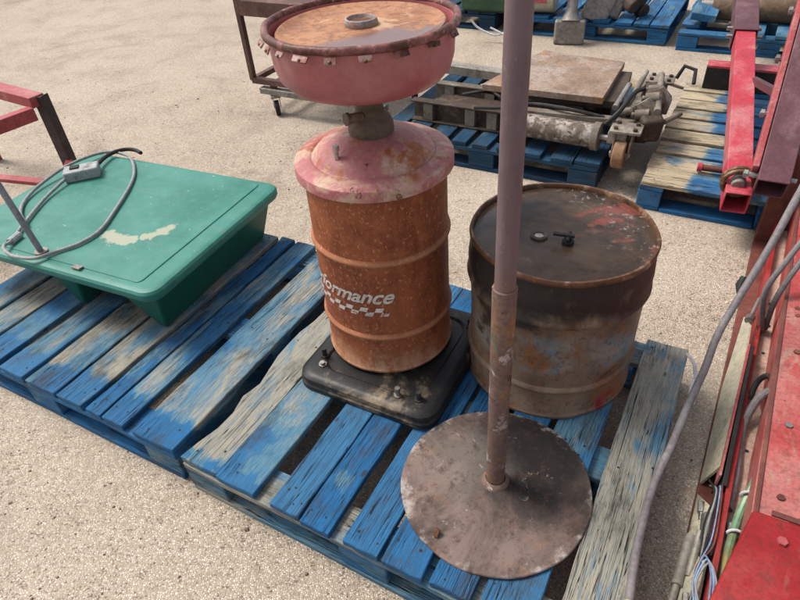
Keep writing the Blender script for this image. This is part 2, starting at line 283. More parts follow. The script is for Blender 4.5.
def disc_mat():
    k = NT("rusted_base_disc"); n = k.noise(5, 8, 0.72, None, 0.8); f = k.noise(50, 7, 0.75); m = k.noise(16, 7, 0.7)
    c = k.mix(k.ramp(n, 0.38, 0.60), (0.058, 0.042, 0.036), (0.165, 0.118, 0.102))
    c = k.mix(k.math('MULTIPLY', k.ramp(m, 0.52, 0.72), 0.4), c, (0.26, 0.14, 0.08))
    # near-black patch with a ragged edge beside the pole
    dx = k.math('SUBTRACT', k.axis(0), 0.10); dy = k.math('SUBTRACT', k.axis(1), 0.055)
    d = k.math('SQRT', k.math('ADD', k.math('MULTIPLY', dx, dx), k.math('MULTIPLY', k.math('MULTIPLY', dy, dy), 0.6)))
    d = k.math('ADD', d, k.math('MULTIPLY', k.math('SUBTRACT', k.noise(9, 6, 0.7), 0.5), 0.16))
    c = k.mix(k.math('MULTIPLY', k.ramp(d, 0.205, 0.095), 0.95), c, (0.014, 0.012, 0.012))
    dx = k.math('ADD', k.axis(0), 0.07); dy = k.math('SUBTRACT', k.axis(1), 0.075)
    d = k.math('SQRT', k.math('ADD', k.math('MULTIPLY', dx, dx), k.math('MULTIPLY', dy, dy)))
    d = k.math('ADD', d, k.math('MULTIPLY', k.math('SUBTRACT', k.noise(8, 6, 0.7), 0.5), 0.22))
    c = k.mix(k.math('MULTIPLY', k.ramp(d, 0.15, 0.04), 0.65), c, (0.14, 0.12, 0.105))
    # bare bright edge chips
    r = k.math('SQRT', k.math('ADD', k.math('MULTIPLY', k.axis(0), k.axis(0)), k.math('MULTIPLY', k.axis(1), k.axis(1))))
    e = k.math('MULTIPLY', k.ramp(k.math('ADD', r, k.math('MULTIPLY', k.math('SUBTRACT', k.noise(11, 7, 0.75), 0.5), 0.30)), 0.225, 0.262), 0.6)
    c = k.mix(e, c, (0.42, 0.38, 0.35))
    c = k.mix(k.math('MULTIPLY', k.ramp(f, 0.52, 0.66), 0.6), c, (0.05, 0.027, 0.02))
    c = k.mix(k.math('MULTIPLY', k.ramp(k.noise(26, 8, 0.8, None, 0.5), 0.53, 0.64), 0.65), c, (0.055, 0.032, 0.025))
    c = k.mix(k.math('MULTIPLY', k.ramp(k.noise(22, 8, 0.8, None, 1.0), 0.62, 0.67), 0.55), c, (0.45, 0.39, 0.36))
    k.bump(k.math('ADD', f, m), 0.3, 0.003)
    return k.out(c, k.math('ADD', 0.6, k.math('MULTIPLY', f, 0.3)), 0.0, 0.2)
M_DISC = disc_mat()
def drum2_mat():
    k = NT("burnt_drum_side"); z = k.axis(2)
    n = k.noise(5, 7, 0.7, (1, 1, 0.6)); m = k.noise(13, 7, 0.7, (1, 1, 0.5)); f = k.noise(60, 6, 0.75)
    c = k.mix(k.ramp(n, 0.32, 0.68), (0.215, 0.15, 0.10), (0.085, 0.056, 0.041))
    c = k.mix(k.math('MULTIPLY', k.ramp(m, 0.50, 0.60), 0.8), c, (0.20, 0.082, 0.032))
    zz = k.math('ADD', z, k.math('MULTIPLY', k.math('SUBTRACT', n, 0.5), 0.12))
    # worn grey-blue label area round the middle
    mid = k.math('MULTIPLY', k.ramp(zz, 0.15, 0.2), k.ramp(zz, 0.31, 0.25))
    lab = k.math('MULTIPLY', mid, k.ramp(k.noise(6, 5, 0.6), 0.42, 0.58))
    c = k.mix(k.math('MULTIPLY', lab, 0.6), c, (0.27, 0.265, 0.245))
    c = k.mix(k.math('MULTIPLY', k.math('MULTIPLY', lab, k.ramp(k.noise(11, 5, 0.6), 0.52, 0.6)), 0.8), c, (0.09, 0.17, 0.20))
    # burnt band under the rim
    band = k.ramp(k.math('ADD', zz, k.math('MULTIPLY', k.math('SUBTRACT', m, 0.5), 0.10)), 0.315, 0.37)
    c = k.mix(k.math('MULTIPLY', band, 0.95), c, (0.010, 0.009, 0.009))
    smear = k.ramp(k.noise(3.6, 6, 0.7, (1, 1, 1.6)), 0.53, 0.62)
    c = k.mix(k.math('MULTIPLY', k.math('MULTIPLY', smear, k.ramp(zz, 0.09, 0.14)), 0.88), c, (0.022, 0.019, 0.019))
    c = k.mix(k.math('MULTIPLY', k.math('MULTIPLY', band, k.ramp(m, 0.55, 0.68)), 0.6), c, (0.10, 0.085, 0.055))
    red = k.math('MULTIPLY', k.ramp(z, 0.075, 0.03), k.ramp(k.noise(4, 4, 0.6), 0.55, 0.62))
    c = k.mix(red, c, (0.26, 0.02, 0.03))
    c = k.mix(k.math('MULTIPLY', k.ramp(f, 0.52, 0.66), 0.6), c, (0.05, 0.024, 0.014))
    k.bump(k.math('ADD', f, m), 0.4, 0.002)
    return k.out(c, 0.5, 0.0, 0.3)
M_DRUM2 = drum2_mat()
def drum2_top():
    k = NT("oily_drum_head"); n = k.noise(4.5, 7, 0.68, None, 0.5); m = k.noise(12, 7, 0.7); f = k.noise(60, 6, 0.7)
    c = k.mix(k.ramp(n, 0.35, 0.65), (0.010, 0.008, 0.008), (0.075, 0.046, 0.028))
    red = k.math('MULTIPLY', k.ramp(k.noise(5.5, 5, 0.65, (1, 1.5, 1)), 0.54, 0.62), k.ramp(k.axis(0), -0.06, 0.06))
    c = k.mix(k.math('MULTIPLY', red, 0.7), c, (0.19, 0.042, 0.028))
    c = k.mix(k.math('MULTIPLY', k.ramp(m, 0.6, 0.72), 0.6), c, (0.17, 0.12, 0.09))
    chip = k.math('MULTIPLY', k.ramp(f, 0.56, 0.64), k.ramp(k.axis(0), 0.05, 0.18))
    c = k.mix(k.math('MULTIPLY', chip, 0.6), c, (0.32, 0.28, 0.26))
    wet = k.ramp(k.noise(4, 4, 0.55), 0.44, 0.55)
    r = k.n("ShaderNodeMapRange"); k.l(wet, r.inputs[0]); r.inputs[3].default_value = 0.55; r.inputs[4].default_value = 0.22
    k.bump(k.math('ADD', m, f), 0.25, 0.002)
    return k.out(c, r.outputs[0], 0, 0.28)
M_DRUM2TOP = drum2_top()
M_RIMRUST = weathered("rusty_chime", (0.12, 0.055, 0.03), [((0.33, 0.20, 0.13), 18, 0.5, 0.66), ((0.05, 0.03, 0.02), 30, 0.55, 0.7)], 0.5, 0.2, 0.3, 80)

# ------------------------------------------------------------------ mesh helpers
class MB:
    def __init__(s): s.v = []; s.f = []; s.mi = []
    def add(s, vs, fs, mi=0):
        o = len(s.v); s.v += [tuple(x) for x in vs]
        s.f += [tuple(i + o for i in f) for f in fs]; s.mi += [mi] * len(fs); return s
    def box(s, c, d, rz=0, rx=0, ry=0, mi=0):
        M = Matrix.Translation(Vector(c)) @ Matrix.Rotation(rz, 4, 'Z') @ Matrix.Rotation(ry, 4, 'Y') @ Matrix.Rotation(rx, 4, 'X')
        x, y, z = (q / 2 for q in d)
        vs = [M @ Vector(p) for p in ((-x,-y,-z),(x,-y,-z),(x,y,-z),(-x,y,-z),(-x,-y,z),(x,-y,z),(x,y,z),(-x,y,z))]
        return s.add(vs, [(0,3,2,1),(4,5,6,7),(0,1,5,4),(1,2,6,5),(2,3,7,6),(3,0,4,7)], mi)
    def bar(s, a, b, wd, h, up=(0, 0, 1), mi=0, hollow=0):
        """square bar from a to b, width wd (sideways), height h (along up)"""
        a, b, up = Vector(a), Vector(b), Vector(up); d = (b - a).normalized()
        sd_ = d.cross(up).normalized(); u2 = sd_.cross(d).normalized()
        def ring(p, k): return [p + sd_ * sx * (wd / 2 - k) + u2 * sy * (h / 2 - k) for sx, sy in ((-1,-1),(1,-1),(1,1),(-1,1))]
        if not hollow:
            return s.add(ring(a, 0) + ring(b, 0), [(3,2,1,0),(4,5,6,7)] + [(i, (i+1)%4, (i+1)%4+4, i+4) for i in range(4)], mi)
        vs = ring(a, 0) + ring(b, 0) + ring(a, hollow) + ring(b, hollow)
        fs = [(i, (i+1)%4, (i+1)%4+4, i+4) for i in range(4)] + [(8+(i+1)%4, 8+i, 12+i, 12+(i+1)%4) for i in range(4)]
        fs += [((i+1)%4, i, 8+i, 8+(i+1)%4) for i in range(4)] + [(4+i, 4+(i+1)%4, 12+(i+1)%4, 12+i) for i in range(4)]
        return s.add(vs, fs, mi)
    def tube(s, pts, r, n=10, cap=True, mi=0):
        pts = [Vector(p) for p in pts]; N = len(pts); rs = r if isinstance(r, (list, tuple)) else [r] * N
        ref = None; vs = []
        for i, p in enumerate(pts):
            t = (pts[min(i+1, N-1)] - pts[max(i-1, 0)]).normalized()
            if ref is None: ref = Vector((0, 0, 1)) if abs(t.z) < 0.9 else Vector((1, 0, 0))
            x = (ref - t * ref.dot(t)).normalized(); y = t.cross(x); ref = x
            vs += [p + (x * math.cos(q) + y * math.sin(q)) * rs[i] for q in (2 * math.pi * j / n for j in range(n))]
        fs = [(i*n+j, i*n+(j+1)%n, (i+1)*n+(j+1)%n, (i+1)*n+j) for i in range(N-1) for j in range(n)]
        if cap: fs += [tuple(range(n-1, -1, -1)), tuple((N-1)*n + j for j in range(n))]
        return s.add(vs, fs, mi)
    def lathe(s, prof, n=64, c=(0, 0, 0), closed=False, wob=None, mi=0):
        vs = []; fs = []; N = len(prof); idx = []
        for i, (r, z) in enumerate(prof):
            if r <= 1e-6: idx.append([len(vs)]); vs.append((c[0], c[1], c[2] + z))
            else:
                idx.append(list(range(len(vs), len(vs) + n)))
                for j in range(n):
                    q = 2 * math.pi * j / n; rr = r + (wob(q, z) if wob else 0)
                    vs.append((c[0] + rr * math.cos(q), c[1] + rr * math.sin(q), c[2] + z))
        rng = range(N) if closed else range(N - 1)
        for i in rng:
            a, b = idx[i], idx[(i + 1) % N]
            for j in range(n):
                k = (j + 1) % n
                if len(a) == 1 and len(b) == 1: continue
                if len(a) == 1: fs.append((a[0], b[k], b[j]))
                elif len(b) == 1: fs.append((a[j], a[k], b[0]))
                else: fs.append((a[j], a[k], b[k], b[j]))
        return s.add(vs, fs, mi)
    def prism(s, poly, z0, z1, mi=0):
        n = len(poly); vs = [(x, y, z0) for x, y in poly] + [(x, y, z1) for x, y in poly]
        return s.add(vs, [tuple(range(n-1, -1, -1)), tuple(range(n, 2*n))] + [(i, (i+1)%n, (i+1)%n+n, i+n) for i in range(n)], mi)
    def sheet(s, pts, th, mi=0):
        """polygon in space given a thickness along its normal"""
        pts = [Vector(p) for p in pts]; nn = Vector((0, 0, 0))
        for i in range(len(pts)):
            a, b = pts[i], pts[(i+1) % len(pts)]; nn += a.cross(b)
        nn.normalize(); n = len(pts); vs = [p + nn * th / 2 for p in pts] + [p - nn * th / 2 for p in pts]
        return s.add(vs, [tuple(range(n)), tuple(range(2*n-1, n-1, -1))] + [(i, i+n, (i+1)%n+n, (i+1)%n) for i in range(n)], mi)
    def cyl(s, a, b, r, n=16, mi=0, r2=None): return s.tube([a, b], [r, r if r2 is None else r2], n, True, mi)
    def mesh(s, name, mats, smooth=35):
        me = bpy.data.meshes.new(name); me.from_pydata(s.v, [], s.f); me.polygons.foreach_set("material_index", s.mi)
        bm = bmesh.new(); bm.from_mesh(me); bmesh.ops.recalc_face_normals(bm, faces=bm.faces); bm.to_mesh(me); bm.free()
        for m in (mats if isinstance(mats, (list, tuple)) else [mats]): me.materials.append(m)
        if smooth:
            me.polygons.foreach_set("use_smooth", [True] * len(me.polygons)); me.set_sharp_from_angle(angle=R(smooth))
        me.update(); return me
    def build(s, name, mats, parent=None, loc=(0, 0, 0), rot=(0, 0, 0), bevel=0, smooth=35, seg=2):
        o = bpy.data.objects.new(name, s.mesh(name, mats, smooth)); COL.objects.link(o)
        o.parent = parent; o.location = loc; o.rotation_euler = rot
        if bevel:
            b = o.modifiers.new("bevel", 'BEVEL'); b.width = bevel; b.segments = seg; b.limit_method = 'ANGLE'; b.angle_limit = R(40)
        return o
def tag(o, label=None, cat=None, group=None, kind=None):
    if label: o["label"] = label
    if cat: o["category"] = cat
    if group: o["group"] = group
    if kind: o["kind"] = kind
    return o
def thing(name, label, cat, loc=(0, 0, 0), rz=0, group=None):
    o = bpy.data.objects.new(name, None); COL.objects.link(o); o.location = loc; o.rotation_euler = (0, 0, rz); o.empty_display_size = 0.1
    return tag(o, label, cat, group)
def spline(pts, n=8, jit=0.0015):
    rj = random.Random(len(pts)); P = [Vector(p) + Vector((rj.uniform(-1, 1), rj.uniform(-1, 1), 0)) * jit for p in pts]; P = [2*P[0]-P[1]] + P + [2*P[-1]-P[-2]]; out = []
    for i in range(1, len(P)-2):
        for j in range(n):
            t = j / n; a, b, c, d = P[i-1], P[i], P[i+1], P[i+2]
            out.append(0.5*((2*b)+(-a+c)*t+(2*a-5*b+4*c-d)*t*t+(-a+3*b-3*c+d)*t**3))
    out.append(P[-2]); return out
def rrect(w_, d_, r, n=6):
    out = []
    for cx, cy, a in ((w_/2-r, d_/2-r, 0), (-w_/2+r, d_/2-r, 90), (-w_/2+r, -d_/2+r, 180), (w_/2-r, -d_/2+r, 270)):
        out += [(cx + r*math.cos(R(a+90*j/n)), cy + r*math.sin(R(a+90*j/n))) for j in range(n+1)]
    return out
def loft(mb, rings, mi=0, capb=True, capt=True):
    n = len(rings[0]); vs = [p for r_ in rings for p in r_]; fs = []
    for i in range(len(rings)-1): fs += [(i*n+j, i*n+(j+1)%n, (i+1)*n+(j+1)%n, (i+1)*n+j) for j in range(n)]
    if capb: fs.append(tuple(range(n-1, -1, -1)))
    if capt: fs.append(tuple((len(rings)-1)*n+j for j in range(n)))
    return mb.add(vs, fs, mi)

# ------------------------------------------------------------------ ground
g = MB(); S = 120
g.add([(-S, -S, 0), (S, -S, 0), (S, S, 0), (-S, S, 0)], [(0, 1, 2, 3)])
tag(g.build("ground", GROUND, smooth=0), kind="structure")
# loose grit lying on the concrete
gm = MB(); rg = random.Random(3)
for i in range(5200):
    y = 0.35 + 5.2 * rg.random() ** 1.6; x = rg.uniform(-1, 1) * (0.75 + 0.72 * y)
    s_ = rg.choice((0.0016, 0.002, 0.0026, 0.0034, 0.0045)) * rg.uniform(0.8, 1.25)
    a = rg.uniform(0, 6.28); vs = []
    for k in range(4): q = a + k * 1.571 + rg.uniform(-.4, .4); vs.append((x + s_*math.cos(q)*rg.uniform(.7, 1.3), y + s_*math.sin(q)*rg.uniform(.7, 1.3), s_*rg.uniform(.0, .25)))
    vs.append((x + rg.uniform(-.3, .3)*s_, y + rg.uniform(-.3, .3)*s_, s_*rg.uniform(.55, .95)))
    gm.add(vs, [(0,1,4),(1,2,4),(2,3,4),(3,0,4)], rg.choice((0, 0, 1)))
for i in range(150):
    y = 0.45 + 4.5 * rg.random() ** 1.3; x = rg.uniform(-1, 1) * (0.7 + 0.72 * y); s_ = rg.uniform(.004, .0085); a = rg.uniform(0, 6.28); vs = []
    for k in range(6): q = a + k * 1.047; vs.append((x + s_*math.cos(q)*rg.uniform(.7, 1.2), y + s_*math.sin(q)*rg.uniform(.7, 1.2), s_*rg.uniform(0, .2)))
    for k in range(6): vs.append((x + (vs[k][0]-x)*rg.uniform(.4, .7), y + (vs[k][1]-y)*rg.uniform(.4, .7), s_*rg.uniform(.5, .9)))
    gm.add(vs, [(k, (k+1) % 6, (k+1) % 6 + 6, k+6) for k in range(6)] + [(6, 7, 8, 9, 10, 11)], rg.choice((0, 0, 1)))
M_GRIT1 = weathered("pale_grit", (0.42, 0.36, 0.28), var=0.4, bump=0, rough=0.9); M_GRIT2 = weathered("brown_grit", (0.17, 0.125, 0.09), var=0.4, bump=0, rough=0.9)
tag(gm.build("grit", [M_GRIT1, M_GRIT2], smooth=0), label="fine loose grit scattered over the concrete", cat="grit", kind="stuff")

# ------------------------------------------------------------------ pallets
def board_mesh(name, L, Wd, T, ragged=0.0, seed=0, nseg=14, nails=(), mats=None, warp=0.002):
    r = random.Random(seed); m = 4; vs = []; fs = []
    e0 = [r.uniform(-.0014, .0014) for _ in range(m+1)]; e1 = [r.uniform(-.0014, .0014) for _ in range(m+1)]
    jl = [r.gauss(0, .0012) for _ in range(nseg+1)]; jr = [r.gauss(0, .0012) for _ in range(nseg+1)]
    if ragged:
        w0 = 0
        for i in range(nseg+1):
            w0 = max(0, min(ragged, w0 + r.uniform(-ragged, ragged)*.6)); jr[i] -= w0 if 0 < i < nseg else 0
    ph = r.uniform(0, 6.28); tw = r.uniform(-.5, .5) * warp; cup = r.uniform(-1, 1) * .0012
    def top(x, y): return warp * math.sin(ph + 3.0*x/L) + tw * (x/L) * (y/Wd) * 2 + cup * (4*(y/Wd)**2 - .5)
    for lay in (1, 0):
        for i in range(nseg+1):
            x = -L/2 + L*i/nseg
            for j in range(m+1):
                y = -Wd/2 + jl[i] + (Wd - jl[i] + jr[i]) * j/m
                xx = x + (e0[j] if i == 0 else e1[j] if i == nseg else 0)
                vs.append((xx, y, top(x, y) + (T/2 if lay else -T/2)))
    N = (nseg+1)*(m+1)
    for i in range(nseg):
        for j in range(m):
            a = i*(m+1)+j; fs += [(a, a+m+1, a+m+2, a+1), (N+a+1, N+a+m+2, N+a+m+1, N+a)]
        for j in (0, m):
            a = i*(m+1)+j; fs.append((a, a+m+1, N+a+m+1, N+a) if j == 0 else (a+m+1, a, N+a, N+a+m+1))
    for j in range(m):
        a, b = j, nseg*(m+1)+j; fs += [(a, a+1, N+a+1, N+a), (b+1, b, N+b, N+b+1)]
    mb = MB(); mb.add(vs, fs)
    for (nx, ny) in nails:
        q = 0.0033 * r.uniform(.8, 1.25); z = top(nx, ny) + T/2 + .0006
        mb.add([(nx + q*math.cos(k*1.047), ny + q*math.sin(k*1.047), z) for k in range(6)], [tuple(range(6))], 1)
    return mb

def pallet(label, fl, yaw, W, L, boards, H=0.14, mat=None, group=None, seed=1, detail=True, base_wear=0.35, z0=0.0, paint=(0, 0)):
    """fl: front-left corner; boards: (u0, u1, wear, ragged) across W, each running along L"""
    mat = mat or BLUE; r = random.Random(seed)
    t = thing("pallet", label, "pallet", (fl[0], fl[1], z0), yaw, group)
    T = 0.021; zs = H - T
    rails = (0.05, L/2, L-0.05)
    for i, bd in enumerate(boards):
        u0, u1, wear = bd[:3]; rag = bd[3] if len(bd) > 3 else 0; dl = bd[4] if len(bd) > 4 else 0
        wd = u1 - u0; ll = L + r.uniform(-.008, .004) - dl; nails = []
        if detail:
            for rv in rails:
                for f_ in ((-.28, .27) if wd > .07 else (0.05,)):
                    if r.random() < .9: nails.append((rv - L/2 + r.uniform(-.022, .022), wd*f_ + r.uniform(-.012, .012)))
                    if r.random() < .35: nails.append((rv - L/2 + r.uniform(-.03, .03), wd*f_ + r.uniform(-.02, .02)))
        mb = board_mesh("deck_board", ll, wd, T, rag, seed*100+i, 16 if detail else 6, nails)
        o = mb.build("deck_board", [mat, NAIL], t, ((u0+u1)/2, L/2 + dl/2 + r.uniform(-.004, .004), zs + T/2 + r.uniform(-.001, .0012)),
                     (r.uniform(-.006, .006), r.uniform(-.002, .002), math.pi/2 + r.uniform(-.004, .004)), bevel=0.0022, smooth=30, seg=1)
        o["wear"] = float(wear); o["paint_centre"] = float(paint[0]); o["paint_half"] = float(paint[1] * r.uniform(.6, 1.3))
    for uu in (.05, W-.05):
        for va, vb in ((rails[0]+.0515, rails[1]-.0515), (rails[1]+.0515, rails[2]-.0515)):
            mb = board_mesh("base_board", vb-va, .095, .02, 0, seed*33+int(va*50+uu*9), 4)
            o = mb.build("base_board", [mat, NAIL], t, (uu, (va+vb)/2, .0105), (0, 0, math.pi/2), bevel=0.002, smooth=30, seg=1); o["wear"] = base_wear + r.uniform(-.2, .2)
    for rv in rails:
        mb = board_mesh("stringer_board", W - .004, .10, .02, 0, seed*77+int(rv*50), 8)
        o = mb.build("stringer_board", [mat, NAIL], t, (W/2, rv, zs - .0125), bevel=0.002, smooth=30, seg=1); o["wear"] = base_wear + r.uniform(-.2, .25)
        for j, uu in enumerate((.07, W/2, W-.07)):
            bb = MB().box((0, 0, 0), (.135, .098, zs - .0225 - .0215)); bz = .0215 + (zs - .0225 - .0215)/2
            o = bb.build("block", mat, t, (uu, rv, bz), bevel=.003, seg=1, smooth=0); o["wear"] = base_wear + r.uniform(-.25, .15)
        mb = board_mesh("base_board", W - .012, .10, .02, 0, seed*55+int(rv*50), 6)
        o = mb.build("base_board", [mat, NAIL], t, (W/2, rv, .0105), bevel=0.002, smooth=30, seg=1); o["wear"] = base_wear + r.uniform(-.2, .2)
    return t
YAW = -0.5506
EX = Vector((math.cos(YAW), math.sin(YAW), 0)); EY = Vector((-math.sin(YAW), math.cos(YAW), 0))
G_NEAR = None
P2 = pallet("weathered blue pallet carrying the rusty drums and the round-based post", (-0.63, 1.0203), YAW, 1.143, 0.99,
    [(0, .128, .95, .03), (.131, .257, .52), (.309, .397, .18), (.401, .487, .22), (.524, .62, .32), (.634, .735, .42), (.752, .85, .30), (.868, .985, .30), (1.02, 1.143, .92)], seed=11, base_wear=.55, paint=(-.48, .03))
ex1 = Vector((math.cos(-.541), math.sin(-.541), 0)); p1w = 1.20
fl1 = Vector((-0.655, 1.045, 0)) - ex1 * p1w
ub = [(0, .158, .72), (.2, .288, .62), (.298, .362, .5, .012), (.378, .492, .80), (.502, .64, .80), (.652, .77, .62, .012), (.8, .91, .45), (.925, 1.04, .8), (1.06, 1.2, .6)]
P1 = pallet("weathered blue pallet under the green parts washer", (fl1.x, fl1.y), -.541, p1w, .99, [(p1w - b[1], p1w - b[0]) + b[2:] for b in ub][::-1], seed=23, base_wear=.45, paint=(-.49, .10))
# pallet behind the drums, under the trolley jack
f3 = Vector((.957, 2.469, 0)) - EX * 1.16
P3 = pallet("dull blue pallet with gapped boards under the dusty trolley jack", (f3.x, f3.y), YAW, 1.16, .99,
    [(0, .1, .3), (.14, .24, .3), (.285, .385, .35), (.42, .5, .3), (.53, .615, .45), (.66, .75, .4), (.79, .885, .5), (.93, 1.04, .48), (1.045, 1.16, .45)], mat=BLUEDK, seed=31, base_wear=.15)
# pallet to its right: boards run sideways, so local x runs back along EY
def pallet_side(label, fl, yaw, W, L, boards, **k):
    # front-left corner as seen with boards running to the right: rotate a quarter turn
    t = pallet(label, fl, yaw + math.pi/2, W, L, boards, **k); return t
e4 = Vector((1.085, 2.304, 0)); L4 = 1.05; fr4 = e4 + EX * 0
# local x -> EY, local y -> -EX ; start from the front-right corner so that boards lie between
c4 = e4 + EX * L4
P4 = pallet("straw-coloured pallet with blue smears under the red hoist", (c4.x, c4.y), YAW + math.pi/2, 1.25, L4,
    [(0, .15, 1.05), (.153, .29, .95), (.315, .435, .98), (.46, .575, 1.0), (.60, .71, .95), (.74, .85, 1.0), (.875, .985, .98), (1.01, 1.11, 1.0), (1.13, 1.25, 1.0)], mat=STRAW, seed=43, base_wear=.0, paint=(.16, .15))
# far row
G_FAR = None
f5 = Vector((2.06, 4.42, 0)) - EX * 1.16
pallet("blue pallet holding the grey gearbox castings", (f5.x, f5.y), YAW, 1.16, 1.0,
    [(0, .13, .4), (.15, .28, .35), (.32, .43, .3), (.47, .58, .4), (.62, .74, .35), (.78, .90, .3), (.915, 1.02, .45), (1.03, 1.16, .4)], seed=53, base_wear=.1)
f6 = f5 - EX * 1.32 + EY * .02
pallet("dark blue pallet below the green steel case", (f6.x, f6.y), YAW, 1.16, 1.0,
    [(0, .13, .2), (.15, .28, .2), (.32, .43, .3), (.47, .58, .2), (.62, .74, .3), (.78, .90, .2), (.915, 1.02, .3), (1.03, 1.16, .2)], mat=BLUEDK, seed=59, base_wear=.05)
f7 = Vector((2.06, 4.42, 0)) + EX * .07 - EY * .06
pallet("broken blue pallet with missing boards below the rusty roller", (f7.x, f7.y), YAW, 1.16, 1.0,
    [(0, .12, .55, .02, .12), (.19, .29, .7, .02, .3), (.42, .53, .5), (.6, .7, .6), (.86, .97, .5), (1.05, 1.16, .5)], seed=67, base_wear=.25)
lb = board_mesh("loose_board", .62, .16, .05, 0, 5, 8).build("loose_board", [BLUE, NAIL], None, (2.42, 4.62, .225), (.10, -.10, 1.02), bevel=.003, seg=1)
lb["wear"] = .45; tag(lb, "short thick blue board lying tilted on the broken pallet", "board")

# ------------------------------------------------------------------ green parts-washer tank on the left pallet
ZL = 0.36
near = Vector((-.757, 1.462, 0)); rgt = Vector((-.432, 2.095, 0))
dv = (rgt - near).normalized(); du = Vector((-dv.y, dv.x, 0))      # du: away to the left
LA, LB = 0.735, 1.0
cT = near + dv * LA/2 + du * LB/2
TYAW = math.atan2(-du.y, -du.x)                                     # local +x points towards the near-right side
T = thing("parts_washer", "green steel tank with a flat lid and a coiled grey cable on top", "tank", (cT.x, cT.y, .141), TYAW)
zl = ZL - .141
def ring(wd, dp, r, z, n=6): return [(x, y, z) for x, y in rrect(wd, dp, r, n)]
mb = MB()
loft(mb, [ring(LB*.72, LA*.72, .03, zl-.095), ring(LB*.80, LA*.80, .035, zl-.085), ring(LB-.075, LA-.075, .045, zl-.03), ring(LB-.06, LA-.06, .045, zl-.028)], capt=True)
mb.build("tub", M_GREEN, T, smooth=40)
mb = MB()
loft(mb, [ring(LB-.05, LA-.05, .045, zl-.045), ring(LB-.012, LA-.012, .05, zl-.04), ring(LB, LA, .055, zl-.028), ring(LB, LA, .055, zl-.012), ring(LB-.012, LA-.012, .05, zl-.004), ring(LB-.03, LA-.03, .045, zl-.0006), ring(LB-.05, LA-.05, .035, zl), ring(LB-.06, LA-.06, .03, zl)], capb=True)
lid = mb.build("lid", M_LIDG, T, smooth=30)
# raised hinged panel of the lid with its seam
mb = MB(); loft(mb, [ring(LB-.12, LA-.07, .02, zl-.002), ring(LB-.12, LA-.07, .02, zl+.0022), ring(LB-.124, LA-.074, .02, zl+.0034)])
mb.build("lid_panel", M_LIDG, lid, (-.02, .005, 0), smooth=15)
mb = MB().box((.16, -LA/2+.034, zl+.006), (.035, .016, .004)); mb.cyl((.142, -LA/2+.027, zl+.006), (.178, -LA/2+.027, zl+.006), .0045, 8)
mb.build("hinge", M_GALV, lid)
for xt0, xt1, xb0, xb1 in ((LB/2-.034, LB/2-.24, LB/2-.085, LB/2-.115), (LB/2-.40, LB/2-.55, LB/2-.47, LB/2-.50)):   # two folded panel legs
    ya, yb, zt = LA/2-.04, LA/2-.075, zl-.035; mb = MB()
    mb.add([(xt1, -ya, zt), (xt0, -ya, zt), (xt0, ya, zt), (xt1, ya, zt), (xb1, -yb, 0), (xb0, -yb, 0), (xb0, yb, 0), (xb1, yb, 0)],
           [(0,3,2,1),(4,5,6,7),(0,1,5,4),(1,2,6,5),(2,3,7,6),(3,0,4,7)])
    mb.build("leg", M_GREEN, T, bevel=.008, seg=3)
Ti = Matrix.Translation(cT + Vector((0, 0, .141))) @ Matrix.Rotation(TYAW, 4, 'Z'); Ti = Ti.inverted()
def tl(p): return Ti @ Vector(p)
zc = ZL + .012
mb = MB()
c1 = [(-1.218,2.338,zc+0.015),(-1.210,2.435,zc+0.012),(-1.184,2.496,zc+0.008),(-1.146,2.525,zc+0.003),(-1.106,2.518,zc+0.000),(-1.070,2.484,zc-0.001)]
mb.tube([tl(p) for p in spline(c1)], .0085, 10); mb.build("cable", M_BLACK, T)
mb = MB()
c2 = [(-1.311,2.272,zc+0.012),(-1.345,2.133,zc+0.002),(-1.347,1.958,zc+0.002),(-1.336,1.831,zc+0.006),(-1.345,1.798,zc+0.008),(-1.330,1.765,zc+0.008),(-1.279,1.725,zc+0.006),(-1.204,1.706,zc+0.004),(-1.152,1.740,zc+0.000),(-1.083,1.784,zc+0.000),(-1.039,1.860,zc+0.000),(-1.029,1.996,zc+0.000),(-1.030,2.188,zc+0.000),(-1.052,2.320,zc+0.000),(-1.104,2.440,zc+0.000),(-1.166,2.500,zc+0.000),(-1.221,2.511,zc+0.004),(-1.281,2.467,zc+0.012),(-1.348,2.364,zc+0.018),(-1.407,2.241,zc+0.006),(-1.424,2.134,zc+0.000),(-1.396,2.036,zc+0.002),(-1.332,1.936,zc+0.014)]
mb.tube([tl(p) for p in spline(c2)], .0062, 10); mb.build("cable", M_CABLEL, T)
mb = MB(); p = tl((-1.260, 2.314, ZL+.025)); mb.box(p, (.135, .075, .044), rz=.75)
sb = mb.build("switch_box", M_BOXGREY, T, bevel=.006)
MB().box((p.x-.02, p.y-.012, p.z+.0235), (.036, .030, .008), rz=.75).build("rocker_switch", M_BLACK, sb, bevel=.002)
mb = MB(); mb.cyl(tl((-1.342,1.822,ZL+.014)), tl((-1.328,1.871,ZL+.014)), .0135, 10); mb.build("plug", M_BOXGREY, T)
mb = MB(); mb.cyl(tl((-1.209,1.759,ZL-.002)), tl((-1.228,1.733,ZL+.46)), .0105, 14); mb.build("spout_rod", M_RODGREY, T)
mb = MB(); mb.cyl(tl((-1.209,1.759,ZL)), tl((-1.209,1.759,ZL+.010)), .022, 16); mb.build("rod_collar", M_GALV, T)

